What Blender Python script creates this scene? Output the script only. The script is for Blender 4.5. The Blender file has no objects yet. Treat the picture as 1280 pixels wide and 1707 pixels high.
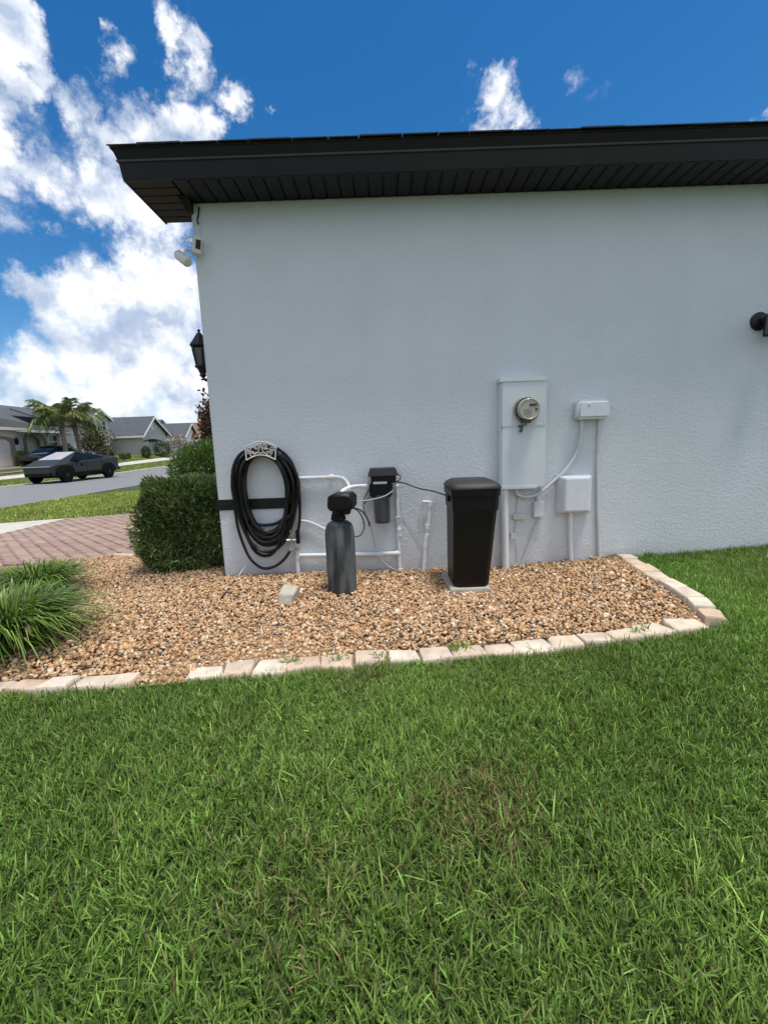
import bpy, bmesh, math, random
import numpy as np
from mathutils import Vector, Matrix
random.seed(7)
rng = np.random.default_rng(11)
S = bpy.context.scene
COL = S.collection
# ------------------------------------------------------------------ camera
F = 720.0                      # focal length in pixels of the 1280 x 1707 photograph
CZ, D = 1.15, 3.7              # camera height, distance to the side wall
PITCH, ROLL = math.atan(112 / 720), 0.035
cp, sp, cr, sr = math.cos(PITCH), math.sin(PITCH), math.cos(ROLL), math.sin(ROLL)
FW = Vector((0, cp, -sp)); R0 = Vector((1, 0, 0)); U0 = Vector((0, sp, cp))
RT = R0 * cr - U0 * sr
UP = U0 * cr + R0 * sr
cam = bpy.data.cameras.new('camera')
cam.sensor_fit = 'VERTICAL'; cam.sensor_height = 36; cam.lens = F / 1707 * 36
cam.clip_start = 0.05; cam.clip_end = 3000
co = bpy.data.objects.new('camera', cam); COL.objects.link(co)
M3 = Matrix((RT, UP, -FW)).transposed()
co.matrix_world = Matrix.Translation((0, 0, CZ)) @ M3.to_4x4()
S.camera = co
# ------------------------------------------------------------------ light
SUN_EL, SUN_AZ = math.radians(77), math.radians(-36)     # azimuth from +X towards +Y
sd = Vector((math.cos(SUN_EL) * math.cos(SUN_AZ), math.cos(SUN_EL) * math.sin(SUN_AZ), math.sin(SUN_EL)))
sl = bpy.data.lights.new('sun', 'SUN'); sl.energy = 3.2; sl.angle = math.radians(13); sl.color = (1, .95, .87)
so = bpy.data.objects.new('sun', sl); COL.objects.link(so)
so.rotation_euler = sd.to_track_quat('Z', 'Y').to_euler()
S.view_settings.view_transform = 'Standard'; S.view_settings.look = 'None'
S.view_settings.exposure = 0.6; S.view_settings.gamma = 1
try: S.view_settings.use_curve_mapping = False
except Exception: pass

def ray(px, py):
    return FW + RT * ((px - 640) / F) - UP * ((py - 853.5) / F)
def onY(px, py, Y):
    d = ray(px, py); t = Y / d.y
    return Vector((d.x * t, Y, CZ + d.z * t))
def onX(px, py, X):
    d = ray(px, py); t = X / d.x
    return Vector((X, d.y * t, CZ + d.z * t))
def onZ(px, py, Z):
    d = ray(px, py); t = (Z - CZ) / d.z
    return Vector((d.x * t, d.y * t, Z))
def wp(px, py, off=0.0): return onY(px, py, D - off)     # a point on (or just off) the side wall

# ------------------------------------------------------------------ sky
W = bpy.data.worlds.new('World'); S.world = W; W.use_nodes = True
def build_sky():
    nt = W.node_tree; N = nt.nodes; L = nt.links; N.clear()
    def n(t, **k):
        x = N.new(t)
        for a, b in k.items(): setattr(x, a, b)
        return x
    def math_(op, a, b=None, c=None, clamp=False):
        x = n('ShaderNodeMath', operation=op, use_clamp=clamp)
        for i, v in enumerate((a, b, c)):
            if v is None: continue
            if isinstance(v, (int, float)): x.inputs[i].default_value = v
            else: L.new(v, x.inputs[i])
        return x.outputs[0]
    out = n('ShaderNodeOutputWorld'); bg = n('ShaderNodeBackground'); bg.inputs[1].default_value = 0.1
    L.new(bg.outputs[0], out.inputs[0])
    sky = n('ShaderNodeTexSky', sky_type='NISHITA', sun_disc=False)
    sky.sun_elevation = SUN_EL; sky.sun_rotation = math.pi / 2 - SUN_AZ
    sky.air_density = 1.0; sky.dust_density = 0.4; sky.ozone_density = 3.0
    hs = n('ShaderNodeHueSaturation'); hs.inputs['Saturation'].default_value = 1.38; hs.inputs['Value'].default_value = 0.88
    L.new(sky.outputs[0], hs.inputs['Color'])
    tc = n('ShaderNodeTexCoord'); dirv = tc.outputs['Generated']
    # clouds: puffs by direction, broken up with noise
    puffs = [(5,85,62,1),(38,120,42,1),(0,30,36,.8),(0,170,50,.9),(193,92,34,.75),(205,130,24,.55),(278,58,36,.95),(318,105,42,.95),(300,145,32,.6),(340,150,30,.6),(392,172,30,.85),
     (115,212,50,1),(180,222,56,1.05),(250,240,52,1.1),(300,212,42,1.05),(345,225,36,.95),(20,225,50,.9),(25,270,50,.85),(70,300,42,.75),(130,280,50,.95),(200,300,66,1.1),(255,345,60,1.1),(150,345,38,.8),(305,375,45,1.05),
     (45,360,24,.5),(105,365,24,.5),(155,398,24,.65),(85,500,42,1.0),(140,482,44,1.1),(222,450,56,1.2),(290,455,56,1.15),(180,510,74,1.2),(270,530,84,1.25),(95,535,46,1),
     (310,600,70,1.2),(130,580,70,1.1),(60,622,60,1.05),(220,610,84,1.2),(310,665,84,1.2),(150,665,100,1.2),(20,665,70,1.1),(20,588,26,.7),(440,190,16,.5),
     (826,170,42,.95),(866,200,38,.9),(830,212,42,.95),(985,165,34,.42),(965,190,26,.4),(1258,208,22,.8),
     (-80,120,90,1),(-90,300,90,1),(-150,600,110,1.1),(-100,660,120,1.1),(420,620,150,1.1),(560,660,150,1)]
    def fbm(vec, sc, det, rough):
        x = n('ShaderNodeTexNoise'); x.inputs['Scale'].default_value = sc; x.inputs['Detail'].default_value = det
        x.inputs['Roughness'].default_value = rough; L.new(vec, x.inputs['Vector']); return x
    def warped(sc, det, rough, amt):
        c = fbm(dirv, sc, det, rough).outputs['Color']
        a = n('ShaderNodeVectorMath', operation='SUBTRACT'); L.new(c, a.inputs[0]); a.inputs[1].default_value = (.5, .5, .5)
        b = n('ShaderNodeVectorMath', operation='MULTIPLY_ADD'); L.new(a.outputs[0], b.inputs[0]); b.inputs[1].default_value = (amt,) * 3; L.new(dirv, b.inputs[2])
        return b.outputs[0]
    wd = warped(9, 9, .66, .20)
    cov = None
    for px, py, r, a in puffs:
        c = ray(px, py).normalized()
        e = 0.5 * ((ray(px + r, py).normalized() - c).length + (ray(px, py + r).normalized() - c).length) * 1.45
        d = n('ShaderNodeVectorMath', operation='DISTANCE'); L.new(wd, d.inputs[0]); d.inputs[1].default_value = c
        v = math_('MULTIPLY_ADD', d.outputs['Value'], -a / e, a)
        cov = v if cov is None else math_('SMOOTH_MAX', cov, v, .12)
    cov = math_('MAXIMUM', cov, 0.0)
    # the sky outside the picture carries the same broken cumulus
    sx = n('ShaderNodeSeparateXYZ'); L.new(dirv, sx.inputs[0])
    n0 = fbm(wd, 2.3, 2, .5)
    far = n('ShaderNodeMapRange', interpolation_type='SMOOTHSTEP'); far.inputs[1].default_value = 0.45; far.inputs[2].default_value = 0.1
    L.new(sx.outputs[1], far.inputs[0])
    gen = math_('MULTIPLY', math_('MULTIPLY_ADD', n0.outputs[0], 5.0, -1.95, clamp=True), far.outputs[0])
    cov = math_('MAXIMUM', cov, gen)
    wv = warped(6, 4, .55, .09)
    f1 = fbm(wv, 11, 10, .6).outputs[0]
    gate = math_('MULTIPLY', cov, 3.0, clamp=True)
    val = math_('ADD', cov, math_('MULTIPLY', math_('MULTIPLY_ADD', f1, 1.5, -.75), gate))
    al = n('ShaderNodeMapRange', interpolation_type='SMOOTHSTEP'); al.inputs[1].default_value = 0.08; al.inputs[2].default_value = 0.85
    L.new(val, al.inputs[0])
    # light and shade inside the cloud: brighter towards the top, grey where it is deep
    shv = n('ShaderNodeVectorMath', operation='ADD'); L.new(wv, shv.inputs[0]); shv.inputs[1].default_value = (.010, -.012, .035)
    a1 = fbm(wv, 8, 8, .55).outputs[0]; a2 = fbm(shv.outputs[0], 8, 8, .55).outputs[0]
    rel = math_("MULTIPLY_ADD", math_("SUBTRACT", a1, a2), 5.2, .82)
    thick = math_('MULTIPLY', math_('SUBTRACT', val, .55), .62)
    lum = math_('SUBTRACT', rel, math_('MAXIMUM', thick, 0.0), clamp=True)
    cc = n('ShaderNodeMixRGB'); cc.inputs[1].default_value = (3.4, 4.1, 5.3, 1); cc.inputs[2].default_value = (7.7, 7.8, 8.0, 1)
    L.new(lum, cc.inputs[0])
    mx = n('ShaderNodeMixRGB'); L.new(al.outputs[0], mx.inputs[0]); L.new(hs.outputs[0], mx.inputs[1]); L.new(cc.outputs[0], mx.inputs[2])
    L.new(mx.outputs[0], bg.inputs[0])
build_sky()

# ------------------------------------------------------------------ materials
MAT = {}
def mat(name, col, rough=.6, metal=0.0, var=.12, scale=9.0, bump=0.0, bscale=60.0, bdist=.004, spec=.5, streak=None, coat=0):
    m = bpy.data.materials.new(name); m.use_nodes = True; nt = m.node_tree; N = nt.nodes; L = nt.links
    b = N['Principled BSDF']; b.inputs['Roughness'].default_value = rough; b.inputs['Metallic'].default_value = metal
    b.inputs['Specular IOR Level'].default_value = spec; b.inputs['Coat Weight'].default_value = coat
    tc = N.new('ShaderNodeTexCoord'); vec = tc.outputs['Object']
    mp = N.new('ShaderNodeMapping'); L.new(vec, mp.inputs[0])
    if streak: mp.inputs['Scale'].default_value = streak
    nz = N.new('ShaderNodeTexNoise'); nz.inputs['Scale'].default_value = scale; nz.inputs['Detail'].default_value = 6; nz.inputs['Roughness'].default_value = .6
    L.new(mp.outputs[0], nz.inputs[0])
    rp = N.new('ShaderNodeValToRGB'); L.new(nz.outputs[0], rp.inputs[0])
    rp.color_ramp.elements[0].position = .3; rp.color_ramp.elements[1].position = .7
    rp.color_ramp.elements[0].color = (*[c * (1 - var) for c in col], 1)
    rp.color_ramp.elements[1].color = (*[min(1, c * (1 + var)) for c in col], 1)
    L.new(rp.outputs[0], b.inputs['Base Color'])
    if bump:
        bz = N.new('ShaderNodeTexNoise'); bz.inputs['Scale'].default_value = bscale; bz.inputs['Detail'].default_value = 4
        L.new(vec, bz.inputs[0]); bp = N.new('ShaderNodeBump'); bp.inputs['Strength'].default_value = bump; bp.inputs['Distance'].default_value = bdist
        L.new(bz.outputs[0], bp.inputs['Height']); L.new(bp.outputs[0], b.inputs['Normal'])
    MAT[name] = m; return m
def colmat(name, rough=.6, trans=0.0, spec=.4, objrand=None):
    """colour from the mesh's own 'col' attribute (each leaf, blade, pebble or brick has its own)"""
    m = bpy.data.materials.new(name); m.use_nodes = True; nt = m.node_tree; N = nt.nodes; L = nt.links
    b = N['Principled BSDF']; b.inputs['Roughness'].default_value = rough; b.inputs['Specular IOR Level'].default_value = spec
    if objrand:
        oi = N.new('ShaderNodeObjectInfo'); rp = N.new('ShaderNodeValToRGB'); L.new(oi.outputs['Random'], rp.inputs[0])
        rp.color_ramp.interpolation = 'CONSTANT'
        while len(rp.color_ramp.elements) < len(objrand): rp.color_ramp.elements.new(.5)
        for i, c in enumerate(objrand):
            rp.color_ramp.elements[i].position = i / len(objrand); rp.color_ramp.elements[i].color = (*c, 1)
        src = rp.outputs[0]
        tc = N.new('ShaderNodeTexCoord'); nz = N.new('ShaderNodeTexNoise'); nz.inputs['Scale'].default_value = 14; nz.inputs['Detail'].default_value = 6
        L.new(tc.outputs['Object'], nz.inputs[0]); mr = N.new('ShaderNodeMapRange'); L.new(nz.outputs[0], mr.inputs[0])
        mr.inputs[3].default_value = .58; mr.inputs[4].default_value = 1.32
        mm = N.new('ShaderNodeVectorMath'); mm.operation = 'SCALE'; L.new(src, mm.inputs[0]); L.new(mr.outputs[0], mm.inputs['Scale']); src = mm.outputs[0]
        bp = N.new('ShaderNodeBump'); bp.inputs['Strength'].default_value = .5; bp.inputs['Distance'].default_value = .004
        n2 = N.new('ShaderNodeTexNoise'); n2.inputs['Scale'].default_value = 70; n2.inputs['Detail'].default_value = 5
        L.new(tc.outputs['Object'], n2.inputs[0]); L.new(n2.outputs[0], bp.inputs['Height']); L.new(bp.outputs[0], b.inputs['Normal'])
    else:
        at = N.new('ShaderNodeAttribute'); at.attribute_name = 'col'; src = at.outputs['Color']
    L.new(src, b.inputs['Base Color'])
    if trans:
        t = N.new('ShaderNodeBsdfTranslucent'); mx = N.new('ShaderNodeMixShader'); mx.inputs[0].default_value = trans
        L.new(src, t.inputs[0]); L.new(b.outputs[0], mx.inputs[1]); L.new(t.outputs[0], mx.inputs[2])
        L.new(mx.outputs[0], N['Material Output'].inputs[0])
    MAT[name] = m; return m
def glass(name, col=(.02, .025, .03), rough=.05):
    m = mat(name, col, rough, 0, .05); return m

def stucco():
    m = mat('stucco', (.66, .695, .725), .9, 0, .04, 1.4, spec=.2)
    nt = m.node_tree; N = nt.nodes; L = nt.links; b = N['Principled BSDF']
    tc = N.new('ShaderNodeTexCoord')
    n1 = N.new('ShaderNodeTexNoise'); n1.inputs['Scale'].default_value = 42; n1.inputs['Detail'].default_value = 8; n1.inputs['Roughness'].default_value = .68
    n1.inputs['Distortion'].default_value = .3
    L.new(tc.outputs['Object'], n1.inputs[0])
    r = N.new('ShaderNodeValToRGB'); r.color_ramp.elements[0].position = .25; r.color_ramp.elements[1].position = .75
    L.new(n1.outputs[0], r.inputs[0])
    bp = N.new('ShaderNodeBump'); bp.inputs['Strength'].default_value = .8; bp.inputs['Distance'].default_value = .007
    L.new(r.outputs[0], bp.inputs['Height']); L.new(bp.outputs[0], b.inputs['Normal'])
    # soil splashed along the foot of the wall and faint run marks
    old = b.inputs['Base Color'].links[0].from_socket
    sx = N.new('ShaderNodeSeparateXYZ'); L.new(tc.outputs['Object'], sx.inputs[0])
    n2 = N.new('ShaderNodeTexNoise'); n2.inputs['Scale'].default_value = 7; n2.inputs['Detail'].default_value = 8; L.new(tc.outputs['Object'], n2.inputs[0])
    ad = N.new('ShaderNodeMath'); ad.operation = 'MULTIPLY_ADD'; L.new(n2.outputs[0], ad.inputs[0]); ad.inputs[1].default_value = -.42; L.new(sx.outputs[2], ad.inputs[2])
    mr = N.new('ShaderNodeMapRange'); L.new(ad.outputs[0], mr.inputs[0]); mr.inputs[1].default_value = -.20; mr.inputs[2].default_value = .06; mr.inputs[3].default_value = .42; mr.inputs[4].default_value = 0
    mx = N.new('ShaderNodeMixRGB'); L.new(mr.outputs[0], mx.inputs[0]); L.new(old, mx.inputs[1]); mx.inputs[2].default_value = (.47, .42, .40, 1)
    mp = N.new('ShaderNodeMapping'); mp.inputs['Scale'].default_value = (1.6, 1.6, .16); L.new(tc.outputs['Object'], mp.inputs[0])
    n3 = N.new('ShaderNodeTexNoise'); n3.inputs['Scale'].default_value = 3; n3.inputs['Detail'].default_value = 7; L.new(mp.outputs[0], n3.inputs[0])
    m3 = N.new('ShaderNodeMapRange'); L.new(n3.outputs[0], m3.inputs[0]); m3.inputs[1].default_value = .35; m3.inputs[2].default_value = .7; m3.inputs[3].default_value = 1.02; m3.inputs[4].default_value = 1.0
    sc3 = N.new('ShaderNodeVectorMath'); sc3.operation = 'SCALE'; L.new(mx.outputs[0], sc3.inputs[0]); L.new(m3.outputs[0], sc3.inputs['Scale'])
    L.new(sc3.outputs[0], b.inputs['Base Color'])
stucco()
mat('black_trim', (.005, .005, .006), .5, 0, .2, 3, .15, 30, spec=.35)
mat('black_fascia', (.0065, .0065, .0085), .4, 0, .25, 2.5, .1, 12, spec=.35)
mat('drip_metal', (.06, .06, .062), .35, .3, .15)
mat('shingle', (.018, .018, .02), .95, 0, .5, 90, .8, 200)
mat('pvc_paint', (.74, .76, .78), .5, 0, .07, 20, .15, 40)
mat('grey_paint', (.63, .67, .70), .45, 0, .05, 6, .08, 120)
mat('grey_plastic', (.66, .68, .72), .5, 0, .06, 8)
mat('white_plastic', (.62, .60, .55), .5, 0, .06, 12)
mat('hose_rubber', (.0035, .0035, .004), .32, 0, .35, 14, spec=.4)
mat('black_plastic', (.0028, .0028, .003), .42, 0, .3, 8, .1, 90, spec=.3)
mat('black_plastic_matt', (.010, .010, .011), .6, 0, .4, 6, .15, 60)
mat('tank_grey', (.024, .027, .032), .55, 0, .5, 4, .1, 60)
mat('sump_grey', (.060, .064, .072), .4, 0, .25, 8)
mat('cable_black', (.012, .012, .012), .5)
mat('cable_white', (.62, .63, .64), .5)
mat('cable_grey', (.3, .32, .33), .5)
mat('hanger_white', (.62, .58, .55), .5, 0, .15, 30)
mat('brass', (.42, .40, .36), .35, .7, .2, 40)
mat('meter_beige', (.30, .28, .22), .35, 0, .1, 30)
mat('meter_face', (.36, .34, .27), .3, 0, .1, 40, coat=.6)
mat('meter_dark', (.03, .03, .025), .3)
mat('tag_blue', (.03, .08, .14), .4)
mat('concrete', (.40, .37, .33), .9, 0, .22, 14, .5, 90)
mat('concrete_block', (.36, .34, .28), .9, 0, .22, 18, .6, 80)
mat('asphalt', (.17, .17, .18), .9, 0, .12, 2.2, .4, 140)
mat('kerb', (.42, .40, .36), .9, 0, .15, 5)
mat('sidewalk', (.44, .42, .38), .9, 0, .15, 3)
mat('lamp_black', (.006, .006, .007), .4, .2, .2)
mat('lamp_glass', (.10, .105, .11), .08, 0, .1)
mat('truck_paint', (.030, .034, .030), .45, .3, .1, 3)
mat('truck_black', (.003, .003, .003), .6, spec=.15)
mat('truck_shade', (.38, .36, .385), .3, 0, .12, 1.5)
mat('dark_glass', (.006, .007, .009), .22, spec=.16)
mat('tyre', (.004, .004, .004), .8, spec=.12)
mat('rim_dark', (.02, .02, .022), .4, .4)
mat('light_bar', (.6, .62, .65), .25)
mat('car_paint', (.018, .020, .025), .3, .2, .1, 3, coat=.5)
mat('house_wall', (.66, .63, .58), .9, 0, .05, 1.2, .2, 20)
mat('house_wall_grey', (.50, .48, .45), .9, 0, .05, 1.2, .2, 20)
mat('house_wall_white', (.76, .75, .73), .9, 0, .05, 1.2)
mat('house_trim', (.66, .65, .62), .6, 0, .05)
mat('house_taupe', (.22, .19, .16), .8, 0, .08)
mat('roof_grey', (.070, .078, .090), .95, 0, .25, 5, .4, 14)
mat('roof_dark', (.042, .040, .044), .95, 0, .25, 5, .4, 14)
mat('roof_red', (.20, .095, .065), .9, 0, .3, 6)
mat('garage_door', (.62, .58, .55), .6, 0, .04)
mat('window_glass', (.05, .085, .085), .08, 0, .2)
mat('trunk', (.16, .125, .095), .9, 0, .35, 14, .8, 30, .02)
mat('palm_trunk', (.21, .17, .135), .9, 0, .4, 10, .8, 24, .03)
mat('soil', (.030, .026, .016), .95, 0, .4, 12, .6, 50)
mat('gravel_base', (.20, .135, .082), .95, 0, .45, 45, .9, 70, .01)
mat('paver_joint', (.19, .145, .12), .95, 0, .3, 20)
mat('rod_dark', (.02, .02, .022), .4, .3)
colmat('pebble', .62, 0, .4)
colmat('grass_blade', .5, .38, .3)
colmat('leaf', .42, .28, .45)
colmat('palm_leaf', .45, .3, .4)
PAVER = [(.29, .20, .165), (.31, .22, .18), (.26, .175, .148), (.32, .235, .185), (.275, .195, .165)]
colmat('paver', .85, 0, .3, PAVER)
colmat('paver_far', .85, 0, .3)
STONE = [(.52, .43, .34), (.54, .46, .37), (.49, .38, .29), (.55, .48, .40), (.51, .43, .35), (.48, .385, .305)]
colmat('edging_stone', .9, 0, .3, STONE)
def ground_mat():
    m = mat('lawn_ground', (.036, .060, .012), .9, 0, .5, 3.0, .9, 60, .02)
ground_mat()
# tank: pale vertical weathering streaks over dark grey shell
def tank_streaks():
    m = MAT['tank_grey']; N = m.node_tree.nodes; L = m.node_tree.links; b = N['Principled BSDF']
    old = b.inputs['Base Color'].links[0].from_socket
    tc = N.new('ShaderNodeTexCoord'); mp = N.new('ShaderNodeMapping'); mp.inputs['Scale'].default_value = (1, 1, .20); L.new(tc.outputs['Object'], mp.inputs[0])
    nz = N.new('ShaderNodeTexNoise'); nz.inputs['Scale'].default_value = 17; nz.inputs['Detail'].default_value = 7; L.new(mp.outputs[0], nz.inputs[0])
    r = N.new('ShaderNodeValToRGB'); r.color_ramp.elements[0].position = .42; r.color_ramp.elements[1].position = .80; L.new(nz.outputs[0], r.inputs[0])
    mx = N.new('ShaderNodeMixRGB'); L.new(r.outputs[0], mx.inputs[0]); L.new(old, mx.inputs[1]); mx.inputs[2].default_value = (.15, .175, .185, 1)
    L.new(mx.outputs[0], b.inputs['Base Color'])
tank_streaks()

# ------------------------------------------------------------------ object helpers
RL = {}
def setp(o, label=None, cat=None, group=None, kind=None):
    for k, v in (('label', label), ('category', cat), ('group', group), ('kind', kind)):
        if v: o[k] = v
    return o
def thing(name, label, cat, loc=(0, 0, 0), group=None):
    o = bpy.data.objects.new(name, None); o.empty_display_size = .1; o.location = loc; COL.objects.link(o); RL[o.name] = Vector(loc)
    return setp(o, label, cat, group)
def link(name, me, material, parent, off):
    o = bpy.data.objects.new(name, me); COL.objects.link(o); RL[o.name] = Vector(off)
    if material is not None: me.materials.append(MAT[material] if isinstance(material, str) else material)
    if parent is not None: o.parent = parent
    else: o.location = off
    return o
class MB:
    def __init__(s): s.v = []; s.f = []
    def add(s, vs, fs):
        n = len(s.v); s.v += [Vector(p) for p in vs]; s.f += [tuple(i + n for i in f) for f in fs]; return s
    def box(s, c, d, rot=None):
        c = Vector(c); x, y, z = d[0] / 2, d[1] / 2, d[2] / 2
        vs = [Vector(p) for p in ((-x,-y,-z),(x,-y,-z),(x,y,-z),(-x,y,-z),(-x,-y,z),(x,-y,z),(x,y,z),(-x,y,z))]
        if rot is not None: vs = [rot @ p for p in vs]
        return s.add([c + p for p in vs], [(0,3,2,1),(4,5,6,7),(0,1,5,4),(1,2,6,5),(2,3,7,6),(3,0,4,7)])
    def bb(s, a, b):
        return s.box([(i + j) / 2 for i, j in zip(a, b)], [abs(i - j) for i, j in zip(a, b)])
    def prism(s, poly, vec):
        n = len(poly); vec = Vector(vec); a = [Vector(p) for p in poly]
        return s.add(a + [p + vec for p in a], [tuple(range(n - 1, -1, -1)), tuple(range(n, 2 * n))] + [(i, (i + 1) % n, (i + 1) % n + n, i + n) for i in range(n)])
    def loft(s, rings, caps=True, closed=True):
        n = len(rings[0]); vs = [p for r in rings for p in r]; fs = []
        for k in range(len(rings) - 1):
            for i in range(n if closed else n - 1):
                j = (i + 1) % n; fs.append((k * n + i, k * n + j, (k + 1) * n + j, (k + 1) * n + i))
        if caps: fs += [tuple(range(n - 1, -1, -1)), tuple(range((len(rings) - 1) * n, len(rings) * n))]
        return s.add(vs, fs)
    def tube(s, pts, r, n=8, caps=True):
        pts = [Vector(p) for p in pts]; rings = []; up = None
        for i, p in enumerate(pts):
            t = (pts[min(i + 1, len(pts) - 1)] - pts[max(i - 1, 0)]).normalized()
            if up is None: up = Vector((0, 0, 1)) if abs(t.z) < .9 else Vector((1, 0, 0))
            a = t.cross(up)
            if a.length < 1e-6: a = t.orthogonal()
            a.normalize(); b = a.cross(t).normalized(); up = b
            rr = r[i] if isinstance(r, (list, tuple)) else r
            rings.append([p + (a * math.cos(q) + b * math.sin(q)) * rr for q in (2 * math.pi * k / n for k in range(n))])
        return s.loft(rings, caps)
    def lathe(s, prof, c, axis=(0, 0, 1), n=20):
        c = Vector(c); ax = Vector(axis).normalized(); a = ax.orthogonal().normalized(); b = ax.cross(a)
        return s.loft([[c + ax * h + (a * math.cos(2 * math.pi * k / n) + b * math.sin(2 * math.pi * k / n)) * max(r, 1e-4) for k in range(n)] for r, h in prof])
    def build(s, name, material, parent=None, smooth=False, bevel=0, seg=2, off=None):
        if off is None:
            if parent is not None: off = RL[parent.name]
            else:
                xs = [p.x for p in s.v]; ys = [p.y for p in s.v]; off = Vector(((min(xs) + max(xs)) / 2, (min(ys) + max(ys)) / 2, min(p.z for p in s.v)))
        me = bpy.data.meshes.new(name); me.from_pydata([p - Vector(off) for p in s.v], [], s.f)
        bm = bmesh.new(); bm.from_mesh(me)
        bmesh.ops.recalc_face_normals(bm, faces=bm.faces)
        if bevel:
            es = [e for e in bm.edges if len(e.link_faces) == 2 and e.calc_face_angle(0) > .5]
            bmesh.ops.bevel(bm, geom=es, offset=bevel, segments=seg, affect='EDGES', clamp_overlap=True)
        bm.to_mesh(me); bm.free()
        if smooth or bevel:
            for p in me.polygons: p.use_smooth = True
            try: me.set_sharp_from_angle(angle=math.radians(42))
            except Exception: pass
        return link(name, me, material, parent, off)
def mass(name, V, Fc, material, parent=None, col=None, off=None, smooth=True):
    V = np.asarray(V, np.float32).reshape(-1, 3); Fc = np.asarray(Fc, np.int32)
    if off is None: off = RL[parent.name] if parent is not None else Vector((float(V[:, 0].mean()), float(V[:, 1].mean()), float(V[:, 2].min())))
    V = V - np.array(off, np.float32)
    me = bpy.data.meshes.new(name); k = Fc.shape[1]
    me.vertices.add(len(V)); me.vertices.foreach_set('co', V.ravel())
    me.loops.add(Fc.size); me.loops.foreach_set('vertex_index', Fc.ravel())
    me.polygons.add(len(Fc)); me.polygons.foreach_set('loop_start', np.arange(0, Fc.size, k, dtype=np.int32))
    try: me.polygons.foreach_set('loop_total', np.full(len(Fc), k, np.int32))
    except Exception: pass
    me.update(calc_edges=True)
    me.polygons.foreach_set('use_smooth', np.full(len(Fc), bool(smooth)))
    if col is not None:
        a = me.attributes.new('col', 'FLOAT_COLOR', 'POINT')
        a.data.foreach_set('color', np.concatenate([np.asarray(col, np.float32), np.ones((len(V), 1), np.float32)], 1).ravel())
    return link(name, me, material, parent, off)
def arc(c, a, b, t0, t1, n=12):
    """points on c + a*cos t + b*sin t"""
    return [Vector(c) + Vector(a) * math.cos(t0 + (t1 - t0) * i / n) + Vector(b) * math.sin(t0 + (t1 - t0) * i / n) for i in range(n + 1)]
def spline(P, n=8):
    P = [Vector(p) for p in P]; Q = [2 * P[0] - P[1]] + P + [2 * P[-1] - P[-2]]; o = []
    for i in range(1, len(Q) - 2):
        for k in range(n):
            t = k / n; a, b, c, d = Q[i - 1:i + 3]
            o.append(.5 * ((2 * b) + (c - a) * t + (2 * a - 5 * b + 4 * c - d) * t * t + (3 * b - a - 3 * c + d) * t ** 3))
    return o + [P[-1]]

# ------------------------------------------------------------------ terrain
def zg(x, y):
    x = np.asarray(x, float); y = np.asarray(y, float)
    rise = .02 * np.clip(y - 30, 0, 60)
    z = .03 + .05 * np.clip(x - 1, 0, 6) - .0413 * np.clip(-1.6 - x, 0, 10.4)
    z = z + rise * np.clip((-x - 8) / 4, 0, 1)
    t = np.clip((-20.7 - x) / 5, 0, 1); t = t * t * (3 - 2 * t)
    lot = np.clip(.5 + (y - 32) * .036, .3, 1.25)
    return z * (1 - t) + lot * t
def sheet(name, xs, ys, dz, material, label=None):
    X, Y = np.meshgrid(xs, ys); Z = zg(X, Y) + dz
    V = np.stack([X, Y, Z], -1).reshape(-1, 3); nx, ny = len(xs), len(ys)
    q = np.arange(nx * ny).reshape(ny, nx)
    Fc = np.stack([q[:-1, :-1], q[:-1, 1:], q[1:, 1:], q[1:, :-1]], -1).reshape(-1, 4)
    o = mass(name, V, Fc, material); o['kind'] = 'structure'
    if label: o['label'] = label
    return o
sheet('ground', np.unique(np.concatenate([np.linspace(-600, -40, 12), np.linspace(-40, 8, 97), np.linspace(8, 600, 12)])),
      np.unique(np.concatenate([np.linspace(-300, -4, 8), np.linspace(-4, 14, 37), np.linspace(14, 80, 34), np.linspace(80, 900, 12)])), -.012, 'lawn_ground', 'lawn ground under the grass')
ys = np.linspace(-60, 160, 111)
sheet('road', [-20.5, -16, -11.95], ys, .004, 'asphalt', 'grey asphalt street')
def strip(name, x0, x1, y0, y1, h, material, label):
    yy = np.linspace(y0, y1, max(2, int(abs(y1 - y0) / 2) + 1)); m = MB()
    rings = [[Vector((x0, y, float(zg(x0, y)) - .05)), Vector((x1, y, float(zg(x1, y)) - .05)), Vector((x1, y, float(zg(x1, y)) + h)), Vector((x0, y, float(zg(x0, y)) + h))] for y in yy]
    o = m.loft(rings).build(name, material); setp(o, label, kind='structure'); return o
strip('kerb', -20.85, -20.5, -60, 160, .03, 'kerb', 'pale concrete kerb on the far side of the street')
strip('sidewalk', -23.5, -22.8, -60, 160, .012, 'sidewalk', 'pale sidewalk across the far lawns')
strip('concrete_apron', -11.95, -6.75, 4.85, 9.15, .015, 'sidewalk', 'pale concrete apron at the street end of the driveway')
sheet('neighbour_driveway', [-28, -26, -24.05], np.linspace(26, 31.3, 4), .03, 'paver_joint', 'reddish paved driveway of the house across the street')

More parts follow.
